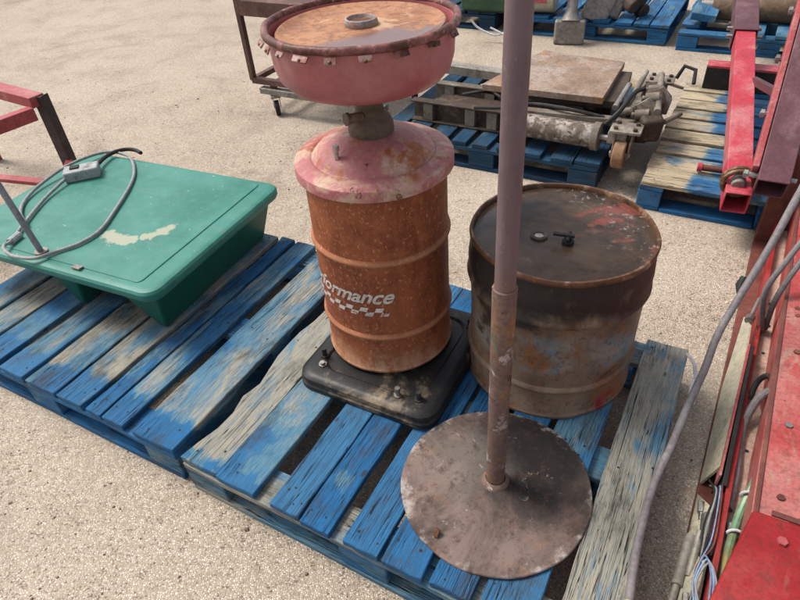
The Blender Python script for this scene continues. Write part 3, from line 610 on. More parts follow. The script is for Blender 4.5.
# ------------------------------------------------------------------ oil drain: rusted drum on a black base, drain pan on its neck
DC = Vector((-.0356, 1.4037, 0))
OD = thing("oil_drain", "rusted orange drum on black plastic base with wide red drain pan on top", "oil drain", (DC.x, DC.y, .141))
z0 = .141
by = -.53; bw, bd_ = .45, .47; bc = Vector((.015, -.062, 0))
mb = MB(); H0 = .054
loft(mb, [[(x, y, z) for x, y in rrect(bw-2*i_, bd_-2*i_, .055, 6)] for i_, z in ((.012, 0), (.0, .006), (0, .020), (.006, .026), (.002, .032), (.004, .043), (.012, .050), (.024, H0), (.055, H0), (.062, H0-.006))])
base = mb.build("base", M_BLACKPL, OD, bc, (0, 0, by), smooth=25)
for i, (x, y) in enumerate(((-.175, -.135), (-.16, -.17), (.10, -.185), (.16, -.175), (.175, .16), (-.18, .1))):
    mb = MB(); hh = .030 if i != 1 else .012
    mb.cyl((x, y, H0-.008), (x, y, H0+hh), .0075, 10); mb.cyl((x, y, H0-.008), (x, y, H0+.004), .0135, 6)
    mb.build("bolt", M_CHROME if i in (1, 2) else M_BLACK, base)
def dz(z): return z - z0
def hoop(z, r, b=.0075, h=.011): return [(r, z-h), (r+b*.45, z-h*.7), (r+b*.9, z-h*.3), (r+b, z), (r+b*.9, z+h*.3), (r+b*.45, z+h*.7), (r, z+h)]
r1 = .1835
prof = [(0, dz(.196)), (r1-.004, dz(.196)), (r1+.004, dz(.199)), (r1+.006, dz(.207)), (r1+.001, dz(.215))] + hoop(dz(.333), r1) + hoop(dz(.582), r1) + [(r1, dz(.755)), (r1+.001, dz(.785)), (0, dz(.785))]
def dent(q, z): return .0005*math.sin(3*q+1.1+9*z) + .0003*math.sin(7*q - 21*z)
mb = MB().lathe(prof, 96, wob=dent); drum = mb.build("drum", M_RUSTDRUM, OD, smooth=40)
# dome lid with its clamp flange
rf = .2015
prof = [(r1+.004, dz(.767)), (rf-.003, dz(.768)), (rf, dz(.770)), (rf, dz(.793)), (rf-.0015, dz(.7965)), (rf-.005, dz(.798)), (.178, dz(.8045)), (.162, dz(.8075)), (.1585, dz(.8065)), (.1555, dz(.8045)), (.152, dz(.8065)), (.147, dz(.814)), (.138, dz(.823)), (.118, dz(.836)), (.09, dz(.848)), (.06, dz(.855)), (0, dz(.857))]
ld = MB().lathe(prof, 96).build("drum_lid", M_LID, OD, smooth=32)
mb = MB(); q = R(-75); mb.cyl((math.cos(q)*(rf-.001), math.sin(q)*(rf-.001), dz(.778)), (math.cos(q)*(rf+.008), math.sin(q)*(rf+.008), dz(.778)), .007, 10)
mb.build("clamp_bolt", M_RIMRUST, ld)
mb = MB(); mb.cyl((-.085, -.09, dz(.825)), (-.085, -.09, dz(.862)), .0055, 10); mb.cyl((-.085, -.09, dz(.852)), (-.085, -.09, dz(.866)), .008, 8); mb.build("vent_nipple", M_STEEL, ld)
prof = [(.055, dz(.855)), (.0565, dz(.862)), (.055, dz(.878)), (.049, dz(.892)), (.036, dz(.905)), (.032, dz(.93)), (.036, dz(.99)), (0, dz(.99))]
nk = MB().lathe(prof, 32).build("neck", M_CAST, OD, smooth=40)
mb = MB(); mb.cyl((-.02, -.03, dz(.905)), (-.05, -.05, dz(.910)), .012, 10); mb.cyl((-.05, -.05, dz(.910)), (-.056, -.054, dz(.911)), .016, 6); mb.build("valve", M_CAST, nk)
# pan
PR = .2125
prof = [(.03, dz(.968)), (.10, dz(.970)), (.145, dz(.976)), (.178, dz(.990)), (.196, dz(1.010)), (.2035, dz(1.036)), (.206, dz(1.075)), (.2075, dz(1.105)), (.2015, dz(1.105)), (.199, dz(1.075)), (.19, dz(1.072)), (0, dz(1.068))]
pan = MB().lathe(prof, 96).build("drain_pan", M_PAN, OD, smooth=40)
prof = [(PR-.008, dz(1.101)), (PR, dz(1.0995)), (PR+.006, dz(1.103)), (PR+.0075, dz(1.109)), (PR+.005, dz(1.115)), (PR-.001, dz(1.1175)), (PR-.007, dz(1.1155)), (PR-.010, dz(1.108))]
MB().lathe(prof, 96, closed=True, wob=lambda q, z: .0012*math.sin(5*q+.4)+.0009*math.sin(13*q)).build("rolled_rim", M_LIP, pan, smooth=50)
prof = [(0, dz(1.101)), (.05, dz(1.100)), (.15, dz(1.0985)), (.174, dz(1.0995)), (.180, dz(1.103)), (.185, dz(1.1035)), (.189, dz(1.099)), (.189, dz(1.085)), (0, dz(1.085))]
MB().lathe(prof, 96, wob=lambda q, z: .001*math.sin(4*q)).build("splash_plate", M_SCREEN, pan, smooth=40)
prof = [(.024, dz(1.098)), (.036, dz(1.098)), (.038, dz(1.106)), (.0365, dz(1.110)), (.035, dz(1.114)), (.031, dz(1.115)), (.0295, dz(1.112)), (.029, dz(1.106))]
fl_ = MB().lathe(prof, 40, closed=True).build("filler_ring", M_ZINC, pan, smooth=40)
prof = [(0, dz(1.108)), (.0275, dz(1.108)), (.0275, dz(1.101)), (0, dz(1.101))]
MB().lathe(prof, 32).build("strainer", M_RIMRUST, fl_, smooth=40)
for a in (196, 209, 222, 237, 254, 272, 291, 312, 333, 20, 60, 110, 150):
    q = R(a); cx, cy = math.cos(q)*(PR+.004), math.sin(q)*(PR+.004)
    mb = MB(); out = .0 if a > 280 else .006
    jj = random.Random(a); mb.box((cx + math.cos(q)*out, cy + math.sin(q)*out, dz(1.094 + jj.uniform(-.002, .002))), (.0035, .030*jj.uniform(.7, 1.25), .013*jj.uniform(.75, 1.15)), rz=q + jj.uniform(-.12, .12), ry=-.55 + jj.uniform(-.3, .3), rx=jj.uniform(-.12, .12))
    mb.cyl((cx + math.cos(q)*(out+.001), cy + math.sin(q)*(out+.001), dz(1.094)), (cx + math.cos(q)*(out+.005), cy + math.sin(q)*(out+.005), dz(1.091)), .004, 8, mi=1)
    mb.build("clip", [M_LIP if a in (291, 312, 333) else M_CLIP, M_RIMRUST], pan, bevel=.001, seg=1)
# lettering on the drum: word and checkered flag, wrapped onto the cylinder
def wrap(me_verts, r, ang0, zb):
    return [(r*math.cos(ang0 + x/r), r*math.sin(ang0 + x/r), zb + y) for x, y in me_verts]
tcu = bpy.data.curves.new("word", 'FONT'); tcu.body = "Performance"; tcu.size = .064; tcu.shear = .45; tcu.offset = .0014; tcu.space_character = .98; tcu.resolution_u = 4
tob = bpy.data.objects.new("word", tcu); COL.objects.link(tob); bpy.context.view_layer.update()
tme = bpy.data.meshes.new_from_object(tob.evaluated_get(bpy.context.evaluated_depsgraph_get()))
tv = [(v.co.x, v.co.y) for v in tme.vertices]; tf = [tuple(p.vertices) for p in tme.polygons]
bpy.data.objects.remove(tob); bpy.data.curves.remove(tcu)
tw = max(x for x, y in tv); rT = r1 + .0013; ANG_R = R(-83); zb = dz(.457)
a0 = ANG_R - tw/rT
MB().add(wrap(tv, rT, a0, zb), tf).build("lettering", M_WHITE, drum, smooth=0)
for i in range(12):
    for j in range(2):
        if (i + j) % 2: continue
        x0, x1 = tw - .262 + i*.0215, tw - .262 + (i+1)*.0215; y0 = -.020 - j*.0145; sh = lambda x, y: x + .45*(y + .01)
        pts = [(sh(x0, y0-.0145), y0-.0145), (sh((x0+x1)/2, y0-.0145), y0-.0145), (sh(x1, y0-.0145), y0-.0145), (sh(x1, y0), y0), (sh((x0+x1)/2, y0), y0), (sh(x0, y0), y0)]
        MB().add(wrap(pts, rT, a0, zb+.004), [(0, 1, 2, 3, 4, 5)]).build("checker", M_WHITE, drum, smooth=0)

# ------------------------------------------------------------------ second drum
D2 = thing("steel_drum", "squat burnt black and rusty steel drum with an oily red-stained top", "drum", (.4287, 1.28, .141), .3)
r2, h2 = .229, .472
def dent2(q, z): return .0016*math.sin(2*q+.6+7*z) + .0012*math.sin(5*q-12*z) + .0008*math.sin(9*q+30*z)
prof = [(0, .012), (r2-.006, .012), (r2-.002, 0), (r2+.005, .001), (r2+.006, .010), (r2+.001, .016)] + hoop(.105, r2, .008, .012) + [(r2, .2)] + [(r2, .318), (r2+.003, .322), (r2+.009, .330), (r2+.011, .338), (r2+.0095, .344)] + [(r2+.006, .352), (r2+.0085, .385), (r2+.006, .415), (r2+.0015, .43), (r2, .452), (r2-.001, .456), (0, .456)]
MB().lathe(prof, 112, wob=dent2).build("drum_body", M_DRUM2, D2, smooth=40)
prof = [(r2-.004, .454), (r2+.002, .453), (r2+.0055, .457), (r2+.006, .464), (r2+.003, .470), (r2-.002, .4705), (r2-.005, .466)]
MB().lathe(prof, 112, closed=True, wob=dent2).build("chime", M_RIMRUST, D2, smooth=50)
prof = [(r2-.004, .4575), (r2-.016, .457), (r2-.024, .4605), (.12, .4615), (0, .4605)]
hd = MB().lathe(prof, 96, wob=lambda q, z: 0).build("drum_head", M_DRUM2TOP, D2, smooth=40)
c_, s_ = math.cos(-.3), math.sin(-.3)
def d2l(wx, wy): x, y = wx-.4287, wy-1.28; return (x*c_ - y*s_, x*s_ + y*c_)
bx_, by_ = d2l(.363, 1.259)
prof = [(.010, .461), (.021, .461), (.022, .466), (.019, .4685), (.013, .468), (.011, .465)]
MB().lathe(prof, 28, (bx_, by_, 0), closed=True).build("bung_ring", M_DARKSTEEL, hd, smooth=40)
MB().lathe([(0, .465), (.0125, .465), (.0125, .461), (0, .461)], 20, (bx_, by_, 0)).build("bung_plug", M_STEEL, hd, smooth=40)
tx, ty = d2l(.425, 1.218)
mb = MB(); mb.cyl((tx, ty, .46), (tx, ty, .472), .015, 8); mb.cyl((tx, ty, .470), (tx, ty, .484), .008, 10)
mb.bar((tx-.030, ty+.022, .487), (tx+.012, ty-.008, .484), .010, .007); mb.cyl((tx-.012, ty-.012, .480), (tx+.016, ty+.018, .480), .005, 8)
mb.build("tap", M_BLACK, hd, bevel=.001, seg=1)

# ------------------------------------------------------------------ pole stand
PS = thing("post_stand", "mauve steel post rising from a round rusted base plate", "post stand", (.198, .856, .141))
rd = .2345
prof = [(0, .0), (rd-.004, .0), (rd, .0015), (rd, .0055), (rd-.002, .0075), (rd-.03, .0095), (.10, .019), (.035, .025), (0, .026)]
MB().lathe(prof, 112, wob=lambda q, z: .0012*math.sin(3*q)+.0007*math.sin(11*q) if z < .01 else 0).build("base_plate", M_DISC, PS, smooth=40)
ln = Vector((-.006, .006, 1))
def pa(z): return (ln.x*z, ln.y*z, z)
mb = MB().tube([pa(.02), pa(.25), pa(.45), pa(.628), pa(.63)], [.0225, .0224, .023, .0236, .0215], 32); mb.build("sleeve", M_SLEEVE, PS, smooth=40)
MB().lathe([(.0245, .038), (.030, .034), (.034, .027), (.036, .022)], 32).build("weld_bead", M_SLEEVE, PS, smooth=60)
mb = MB().tube([pa(.60), pa(.8), pa(1.0), pa(1.25)], .0198, 32); mb.build("upper_tube", M_POLE, PS, smooth=40)
mb = MB(); mb.bar((-.1605, -.128, .0125), (-.154, -.118, .026), .012, .008); mb.build("stub", M_RIMRUST, PS, bevel=.001)

# ------------------------------------------------------------------ red frame at far left
FR = thing("steel_stand", "red painted steel stand with a dark angle-iron leg behind the green tank", "stand", (-1.62, 2.87, 0))
def fr(p): return (p[0]+1.62, p[1]-2.87, p[2])
ct = Vector((-1.62, 2.87, .5))
fx = Vector((-.84, .54, 0)).normalized(); fy = Vector((-.15, -.99, 0)).normalized()
fx = Vector((-.815, .58, 0)); fb = Vector((.33, -.944, 0))
mb = MB().bar(fr(ct), fr(ct + fx*.9), .075, .05); mb.build("top_rail", M_REDOLD, FR, bevel=.003)
mb = MB().bar(fr(ct + Vector((-.03, -.03, -.045))), fr(ct + Vector((-.42, -.50, -.045))), .05, .06); mb.build("side_rail", M_REDOLD, FR, bevel=.003)
for pp_, mt in ((ct, M_DARKLEG), (ct + fx*.85, M_REDOLD)):
    mb = MB(); mb.box(fr((pp_.x, pp_.y, .26)), (.055, .006, .52), rz=-.4); mb.box(fr((pp_.x+.024, pp_.y+.018, .26)), (.006, .05, .52), rz=-.4); mb.build("leg", mt, FR)
pp_ = ct + Vector((-.40, -.48, 0)); mb = MB().box(fr((pp_.x, pp_.y, .23)), (.05, .05, .46)); mb.build("leg", M_REDOLD, FR, bevel=.003)
mb = MB().bar(fr((-1.55, 2.62, .19)), fr((-2.15, 2.83, .19)), .045, .02); mb.build("brace", M_REDOLD, FR, bevel=.003)
mb = MB().bar(fr((-1.60, 2.87, .19)), fr((-1.55, 2.62, .19)), .03, .02); mb.build("brace", M_REDOLD, FR, bevel=.003)

# ------------------------------------------------------------------ brown cart behind the drain pan
CT = thing("wheeled_cart", "rusty brown angle-iron cart on small black casters", "cart", (-.8, 3.8, 0))
def cl(p): return (p[0]+.8, p[1]-3.8, p[2])
A = Vector((-.80, 3.83, .2)); ax = EX; ay = EY
for q in (A, A + ax*.85, A + ay*.5, A + ax*.85 + ay*.5):
    mb = MB(); mb.bar(cl(q), cl((q.x, q.y, .86)), .032, .032, up=ax); mb.build("upright", M_CARTBROWN, CT, bevel=.002)
mb = MB(); mb.bar(cl(A), cl(A + ax*.85), .034, .034); mb.build("lower_rail", M_CARTBROWN, CT)
mb = MB(); mb.bar(cl(A + ay*.5), cl(A + ax*.85 + ay*.5), .034, .034); mb.build("lower_rail", M_CARTBROWN, CT)
for q in (A, A + ax*.85): mb = MB(); mb.bar(cl(q), cl(q + ay*.5), .034, .030); mb.build("cross_rail", M_CARTBROWN, CT)
mb = MB(); z1 = Vector((0, 0, .37)); c0 = A + ax*.425 + ay*.25
mb.box(cl((c0.x, c0.y, .62)), (.88, .53, .085), rz=YAW); mb.build("tray", M_CARTBROWN, CT, bevel=.004)
mb = MB(); b0 = A + Vector((.045, -.03, -.055)); mb.bar(cl(b0), cl(b0 + ax*.9), .05, .036); mb.build("chassis_bar", M_GALV, CT, bevel=.003)
mb = MB(); b1 = b0 + ay*.52; mb.bar(cl(b1), cl(b1 + ax*.9), .05, .036); mb.build("chassis_bar", M_GALV, CT, bevel=.003)
mb = MB(); mb.bar(cl(b0 + ax*.09 + Vector((0,0,.035))), cl(b1 + ax*.09 + Vector((0,0,.035))), .04, .03); mb.build("spacer", M_CARTBROWN, CT)
for q in (b0 + ax*.10, b0 + ax*.80, b1 + ax*.10, b1 + ax*.80):
    mb = MB(); mb.box(cl((q.x, q.y, .116)), (.06, .06, .012), rz=.2)
    for s_2 in (-1, 1): mb.box(cl((q.x+.02*s_2*.98, q.y+.02*s_2*.2, .082)), (.004, .045, .07), rz=.2)
    ca = mb.build("caster", M_GALV, CT)
    mb = MB(); d_ = Vector((.98, .2, 0))*.014; w0 = Vector((q.x, q.y-.012, .046)); mb.cyl(cl(w0-d_), cl(w0+d_), .046, 24); mb.cyl(cl(w0-d_*1.1), cl(w0+d_*1.1), .018, 12, mi=1); mb.build("wheel", [M_BLACK, M_GALV], ca, bevel=.004)

# ------------------------------------------------------------------ trolley jack on the pallet behind
JK = thing("trolley_jack", "long dusty steel trolley jack with a flaking white cylinder and caster wheels", "jack", (.6, 2.9, .141), YAW)
Jm = (Matrix.Translation((.6, 2.9, .141)) @ Matrix.Rotation(YAW, 4, 'Z')).inverted()
def jl(p): return Jm @ Vector(p)
# near side channel: web, flanges and stiffeners
def channel(y, x0, x1, mat, nm="side_channel"):
    mb = MB(); mb.box(((x0+x1)/2, y, .055), (x1-x0, .008, .10)); mb.box(((x0+x1)/2, y-.018, .107), (x1-x0, .05, .009)); mb.box(((x0+x1)/2, y-.018, .006), (x1-x0, .05, .009))
    ch = mb.build(nm, mat, JK, bevel=.0015, seg=1)
    for xs in (.10, .34, .46, .70):
        if x0 + xs < x1 - .03:
            mb = MB().box((x0+xs, y-.022, .056), (.055, .034, .088)); mb.build("stiffener", M_DUSTSTEEL, ch, bevel=.002, seg=1)
channel(jl((.576, 2.897, .2)).y + .03, -.52, .10, M_DARKSTEEL)
channel(jl((.576, 2.897, .2)).y + .30, -.52, .46, M_DUSTSTEEL)
yn = jl((.576, 2.897, .2)).y
mb = MB().box((-.2, yn+.165, .05), (.5, .22, .012)); mb.build("bed_plate", M_DARKSTEEL, JK, bevel=.002)
mb = MB().bar((-.55, yn+.36, .17), (.0, yn+.33, .165), .07, .05); mb.build("handle_bar", M_GALV, JK, bevel=.004)
# cylinder
ca_, cb_ = jl((.645, 2.775, .235)), jl((.965, 2.565, .235))
mb = MB().cyl(ca_, cb_, .055, 28); cy = mb.build("hydraulic_cylinder", M_FLAKE, JK, smooth=40)
dd = (cb_-ca_).normalized(); mb = MB().cyl(cb_-dd*.02, cb_+dd*.012, .064, 28); mb.build("end_flange", M_DUSTSTEEL, cy, bevel=.002)
mb = MB().cyl(cb_, cb_+dd*.10, .014, 12); mb.build("ram", M_STEEL, cy)
mb = MB().bar(jl((.60, 2.86, .275)), jl((1.05, 2.60, .285)), .045, .035); mb.build("lift_arm", M_DUSTSTEEL, JK, bevel=.004)
mb = MB().bar(jl((.98, 2.78, .30)), jl((1.24, 3.10, .30)), .05, .05); mb.build("lift_arm", M_DARKSTEEL, JK, bevel=.004)
# saddle box under the loose plate
cp = Vector((.95, 3.02, .31)); 
mb = MB().box(jl(cp), (.56, .42, .035), rz=.10); mb.build("saddle_box", M_DARKSTEEL, JK, bevel=.003)
mb = MB().box(jl((.88, 2.96, .225)), (.30, .28, .135), rz=.1); mb.build("saddle_post", M_DARKSTEEL, JK, bevel=.004)
# right-hand cross beam with caster brackets
q0, q1 = jl((1.03, 2.50, .245)), jl((1.42, 3.12, .245))
mb = MB().bar(q0, q1, .085, .055); xb = mb.build("cross_beam", M_DUSTSTEEL, JK, bevel=.004)
for wq, mt in ((Vector((1.075, 2.515, .285)), M_DUSTSTEEL), (Vector((1.44, 3.06, .285)), M_DUSTSTEEL)):
    c = jl(wq); mb = MB().box(c, (.135, .115, .012), rz=.05); bp = mb.build("caster_plate", mt, JK, bevel=.002)
    for sx in (-1, 1):
        for sy in (-1, 1):
            b = c + Vector((sx*.042, sy*.033, .006)); mb = MB().cyl(b, b+Vector((0, 0, .012)), .010, 6); mb.build("bolt", M_DARKSTEEL, bp)
    mb = MB(); wc = c + Vector((-.005, -.045, -.105))
    for sx in (-1, 1): mb.sheet([c+Vector((sx*.036, -.045, -.006)), c+Vector((sx*.036, .045, -.006)), wc+Vector((sx*.036, .022, -.012)), wc+Vector((sx*.036, -.022, -.012))], .007)
    mb.build("caster_fork", M_DUSTSTEEL, JK, bevel=.0015, seg=1)
    mb = MB().cyl(wc-Vector((.026, 0, 0)), wc+Vector((.026, 0, 0)), .062, 28); wh = mb.build("caster_wheel", M_ORANGEW, JK, bevel=.006)
    mb = MB().cyl(wc-Vector((.045, 0, 0)), wc+Vector((.045, 0, 0)), .012, 12); mb.build("axle", M_STEEL, wh)
# linkage lump at the end
rk = random.Random(9)
for (wx, wy, wz), dm, a_ in (((1.20, 2.60, .27), (.10, .16, .12), .5), ((1.27, 2.72, .30), (.08, .12, .10), .3), ((1.33, 2.84, .285), (.09, .14, .09), .7), ((1.18, 2.66, .22), (.12, .10, .12), .2)):
    mb = MB().box(jl((wx, wy, wz)), dm, rz=a_, rx=.25); mb.build("linkage_block", M_DARKSTEEL, JK, bevel=.018, seg=3)
for p_, q_, rr in (((1.22, 2.56, .33), (1.40, 2.98, .34), .016), ((1.14, 2.70, .32), (1.32, 2.98, .36), .013), ((1.26, 2.56, .28), (1.40, 2.70, .25), .012)):
    mb = MB().cyl(jl(p_), jl(q_), rr, 12); mb.build("link_rod", M_DUSTSTEEL, JK)
mb = MB().tube([jl(p) for p in ((1.50, 3.02, .30), (1.53, 3.02, .36), (1.57, 2.98, .35), (1.55, 2.93, .30))], .010, 8); mb.build("hook_handle", M_BLACK, JK)
mb = MB().cyl(jl((1.07, 2.68, .315)), jl((1.22, 2.92, .325)), .014, 10); mb.build("pin", M_STEEL, JK)
for pts, r_ in (([(.45, 2.93, .27), (.58, 2.86, .285), (.72, 2.84, .30), (.86, 2.70, .32), (1.0, 2.62, .30)], .009), ([(.98, 2.60, .25), (1.06, 2.60, .33), (1.16, 2.70, .37), (1.25, 2.82, .34)], .011), ([(.42, 3.12, .27), (.50, 3.06, .30), (.58, 3.10, .27), (.62, 3.02, .26)], .008)):
    mb = MB().tube([jl(p) for p in spline(pts, 6, .004)], r_, 8); mb.build("hose", M_BLACK, JK)
for (wx, wy, wz), r_ in (((1.16, 2.58, .315), .022), ((1.24, 2.68, .345), .026), ((1.30, 2.80, .34), .02), ((1.36, 2.90, .32), .024), ((1.12, 2.66, .30), .018)):
    p_ = jl((wx, wy, wz)); mb = MB().cyl(p_ - Vector((.03, 0, .005)), p_ + Vector((.03, .01, .005)), r_, 14); mb.cyl(p_ - Vector((.045, 0, .006)), p_ - Vector((.03, 0, .005)), r_*.6, 6); mb.build("pivot_pin", M_DUSTSTEEL, JK, bevel=.003)
for (wx, wy), a_2 in (((1.20, 2.64), .9), ((1.31, 2.76), 1.3)):
    p_ = jl((wx, wy, .30)); mb = MB().sheet([p_ + Vector((-.06, -.02, -.06)), p_ + Vector((.05, -.035, -.05)), p_ + Vector((.06, -.02, .02)), p_ + Vector((.01, -.01, .075)), p_ + Vector((-.05, -.015, .03))], .012); mb.build("link_plate", M_DUSTSTEEL, JK, bevel=.003)
# the loose plate
PL = MB().add([(.499, 3.0, .34), (.921, 3.439, .34), (1.27, 3.146, .34), (1.014, 2.698, .34), (.499, 3.0, .372), (.921, 3.439, .372), (1.27, 3.146, .372), (1.014, 2.698, .372)],
    [(0, 1, 2, 3), (7, 6, 5, 4), (0, 4, 5, 1), (1, 5, 6, 2), (2, 6, 7, 3), (3, 7, 4, 0)])
for i, v in enumerate(PL.v): PL.v[i] = (v[0]-.93, v[1]-3.07, v[2]-.34)
tag(PL.build("steel_plate", M_PLATE, None, (.93, 3.07, .3285), bevel=.002), "flat weathered steel plate lying on top of the trolley jack", "plate")

# ------------------------------------------------------------------ red hoist lying on the right-hand pallet
HO = thing("engine_hoist", "dismantled red and maroon square-tube hoist lying across the straw-coloured pallet", "hoist", (1.9, 3.0, .141))
def hl(p): return (p[0]-1.9, p[1]-3.0, p[2]-.141)
a_, b_ = Vector((1.315, 1.955, .205)), Vector((1.95, 3.29, .40))
mb = MB().bar(hl(a_), hl(b_), .092, .092, hollow=.006); lg = mb.build("leg_tube", M_REDBR, HO, bevel=.004)
d_ = (b_-a_).normalized(); mb = MB().bar(hl(b_-d_*.06), hl(b_+d_*1.0), .115, .115, hollow=.007); mb.build("leg_socket", M_PURPLE, HO, bevel=.004)
for s_2 in (-1, 1):
    sdv = d_.cross(Vector((0, 0, 1))).normalized()*s_2
    for k_ in (.0, .10):
        p_ = b_ + d_*(k_-.02) + sdv*.055; mb = MB().cyl(hl(p_), hl(p_+sdv*.03), .011, 6); mb.build("bolt", M_CHROME, HO)
cc = a_ + d_*.09 + Vector((-.02, -.03, .045)); 
prof_ = [(cc + Vector((.052*math.cos(t), .0, .052*math.sin(t)))) for t in [R(x) for x in range(0, 361, 20)]]
mb = MB(); sdv = d_.cross(Vector((0, 0, 1))).normalized()
mb.tube([hl(cc + sdv*0.055*math.cos(t) + Vector((0, 0, .05))*math.sin(t)) for t in [R(x) for x in range(0, 360, 20)]] + [hl(cc + sdv*.055)], .010, 8)
mb.tube([hl(cc + d_*.022 + sdv*0.055*math.cos(t) + Vector((0, 0, .05))*math.sin(t)) for t in [R(x) for x in range(0, 360, 20)]] + [hl(cc + d_*.022 + sdv*.055)], .010, 8)
mb.build("bearing_ring", M_RIMRUST, HO)
mb = MB().cyl(hl(cc - d_*.02), hl(cc + d_*.03), .026, 14); mb.build("hub", M_CASTGREY, HO, bevel=.005)
# mast
ma, mbb = Vector((1.378, 1.88, .30)), Vector((1.655, 2.335, .60)); dm = (mbb-ma).normalized()
mb = MB().bar(hl(ma), hl(ma + dm*1.9), .105, .10, hollow=.007); mb.build("mast", M_PURPLE, HO, bevel=.004)
sdm = dm.cross(Vector((0, 0, 1))).normalized()
mb = MB().bar(hl(ma + dm*.06 - sdm*.066), hl(ma + dm*1.9 - sdm*.066), .022, .085); mb.build("mast_flange", M_REDOLD, HO, bevel=.003)
for k_ in (.05, .33, .60, .85):
    p_ = ma + dm*k_; mb = MB().cyl(hl(p_ - sdm*.10), hl(p_ + sdm*.075), .010, 8); mb.cyl(hl(p_ - sdm*.098), hl(p_ - sdm*.085), .017, 6); mb.build("bolt", M_CHROME, HO)
# brace from leg to mast, prop, small rod
mb = MB().bar(hl(a_ + d_*1.0 + Vector((.04, 0, 0))), hl(ma + dm*.40), .03, .03); mb.build("brace", M_PURPLE, HO)
mb = MB().cyl(hl((1.35, 2.33, .165)), hl((1.70, 2.14, .165)), .014, 12); mb.build("pin_rod", M_BROWNRED, HO)
mb = MB().cyl(hl((1.343, 2.334, .165)), hl((1.36, 2.325, .165)), .019, 12); mb.build("rod_cap", M_REDBR, HO)
mb = MB().bar(hl((1.55, 2.05, .145)), hl((1.72, 2.32, .55)), .05, .05); mb.build("prop", M_PURPLE, HO)
x0_ = Vector((1.80, 3.30, .20)); mb = MB().bar(hl(x0_), hl(x0_ + EX*.75), .10, .115); cb2 = mb.build("cross_foot", M_BLACK, HO, bevel=.003)
mb = MB().bar(hl(x0_ + Vector((0, 0, .062))), hl(x0_ + EX*.75 + Vector((0, 0, .062))), .10, .010); mb.build("foot_cap", M_REDBR, cb2)

# ------------------------------------------------------------------ things on the far pallets
mb = MB()
GB = thing("steel_case", "dark green steel case tied down on the dark blue pallet", "case", (1.02, 5.28, .141), YAW)
mb.box((0, 0, .14), (.55, .4, .26)); mb.build("case_body", M_DKGREEN, GB, bevel=.02)
MB().box((0, 0, .28), (.57, .42, .03)).build("case_lid", M_DKGREEN, GB, bevel=.008)
MB().box((0, 0, .006), (.50, .36, .012)).build("case_foot", M_BLACK, GB)
stp = MB().tube(spline([(.72, 4.93, .16), (.78, 4.91, .10), (.90, 4.86, .055), (1.0, 4.80, .10), (1.06, 4.74, .15), (1.0, 4.79, .06), (.86, 4.87, .11)]), .008, 6)
for i, v in enumerate(stp.v): stp.v[i] = (v[0]-.9, v[1]-4.85, v[2]-.1)
tag(stp.build("strap", M_STRAP, None, (.9, 4.82, .1)), "pale strap hanging over the front of the dark blue pallet", "strap")
# gearbox castings
CS = thing("gearbox_casting", "grey iron casting standing on a broad rounded foot at the pallet edge", "casting", (1.42, 4.66, 0), -.35)
MB().prism(rrect(.22, .075, .02), .002, .17).build("foot", M_CASTGREY, CS, (0, 0, 0), bevel=.012, seg=3)
MB().tube([(0, .0, .16), (0, .02, .22), (0, .05, .30), (.0, .1, .40)], [.075, .042, .036, .05], 20).build("stem", M_CASTGREY, CS)
MB().box((0, .18, .44), (.22, .28, .16)).build("housing", M_DARKSTEEL, CS, bevel=.03, seg=3)
MB().tube([(-.02, .08, .40), (-.22, .02, .38)], .05, 16).build("shaft", M_DARKSTEEL, CS)
C2 = thing("flanged_casting", "tilted grey flanged housing with lugs resting on the blue pallet", "casting", (1.75, 4.80, .141), -.3)
mb = MB(); mb.box((0, 0, .13), (.22, .12, .26), ry=.35, rx=-.2); hb = mb.build("housing", M_CASTGREY, C2, bevel=.02, seg=3)
mb = MB(); mb.box((-.07, -.07, .12), (.20, .03, .29), ry=.35, rx=-.2); mb.build("flange", M_CASTGREY, C2, bevel=.008)
for p_, rr in (((.12, -.05, .10), .05), ((.17, -.02, .15), .06), ((.20, .03, .05), .05)):
    mb = MB().cyl(p_, (p_[0]+.05, p_[1]-.06, p_[2]-.02), rr, 14); mb.build("lug", M_DARKSTEEL, C2, bevel=.01)
BX = thing("striped_canister", "cream canister with a red label lying behind the post", "canister", (1.25, 5.05, .141), -.45)
mb = MB().cyl((-.16, 0, .10), (.16, 0, .10), .10, 24); cb3 = mb.build("canister_body", M_BEIGE, BX, bevel=.012)
mb = MB().sheet([(.0, -.085, .17), (.10, -.085, .17), (.10, -.104, .09), (.0, -.104, .09)], .004); mb.build("paper_label", M_REDBR, cb3)
# roller and machine on the broken pallet
RL = thing("rusty_roller", "thick brown rusty roller lying on the broken blue pallet", "roller", (2.75, 4.30, .141), YAW)
MB().tube([(-.42, 0, .09), (-.38, 0, .09), (-.37, 0, .09), (.37, 0, .09), (.42, 0, .09)], [.06, .085, .09, .09, .075], 24).build("roller_body", weathered("muddy_brown_iron", (0.13, 0.085, 0.055), [((0.24, 0.17, 0.11), 6, .45, .7)], 0.75, 0.1, 0.5, 50), RL, smooth=40)
for sx in (-1, 1): MB().cyl((sx*.41, 0, .09), (sx*.50, 0, .09), .03, 14).build("shaft_end", M_STEEL, RL)
DM = thing("dark_machine", "dark grey machine housing with bolt heads behind the rusty roller", "machine", (2.95, 4.62, .141), YAW)
hb = MB().box((0, 0, .20), (.85, .35, .36)); hb = hb.build("housing", weathered("dark_grey_enamel", (0.05, 0.06, 0.055), [((0.12, 0.11, 0.10), 6, .5, .7)], 0.5, 0.1, 0.2, 60), DM, bevel=.02)
for sx in (-.3, -.05, .2): MB().cyl((sx, -.17, .30), (sx, -.19, .30), .025, 12).build("bolt", M_CASTGREY, hb)
MB().box((0, 0, .012), (.8, .3, .024)).build("skid", M_BLACK, DM)
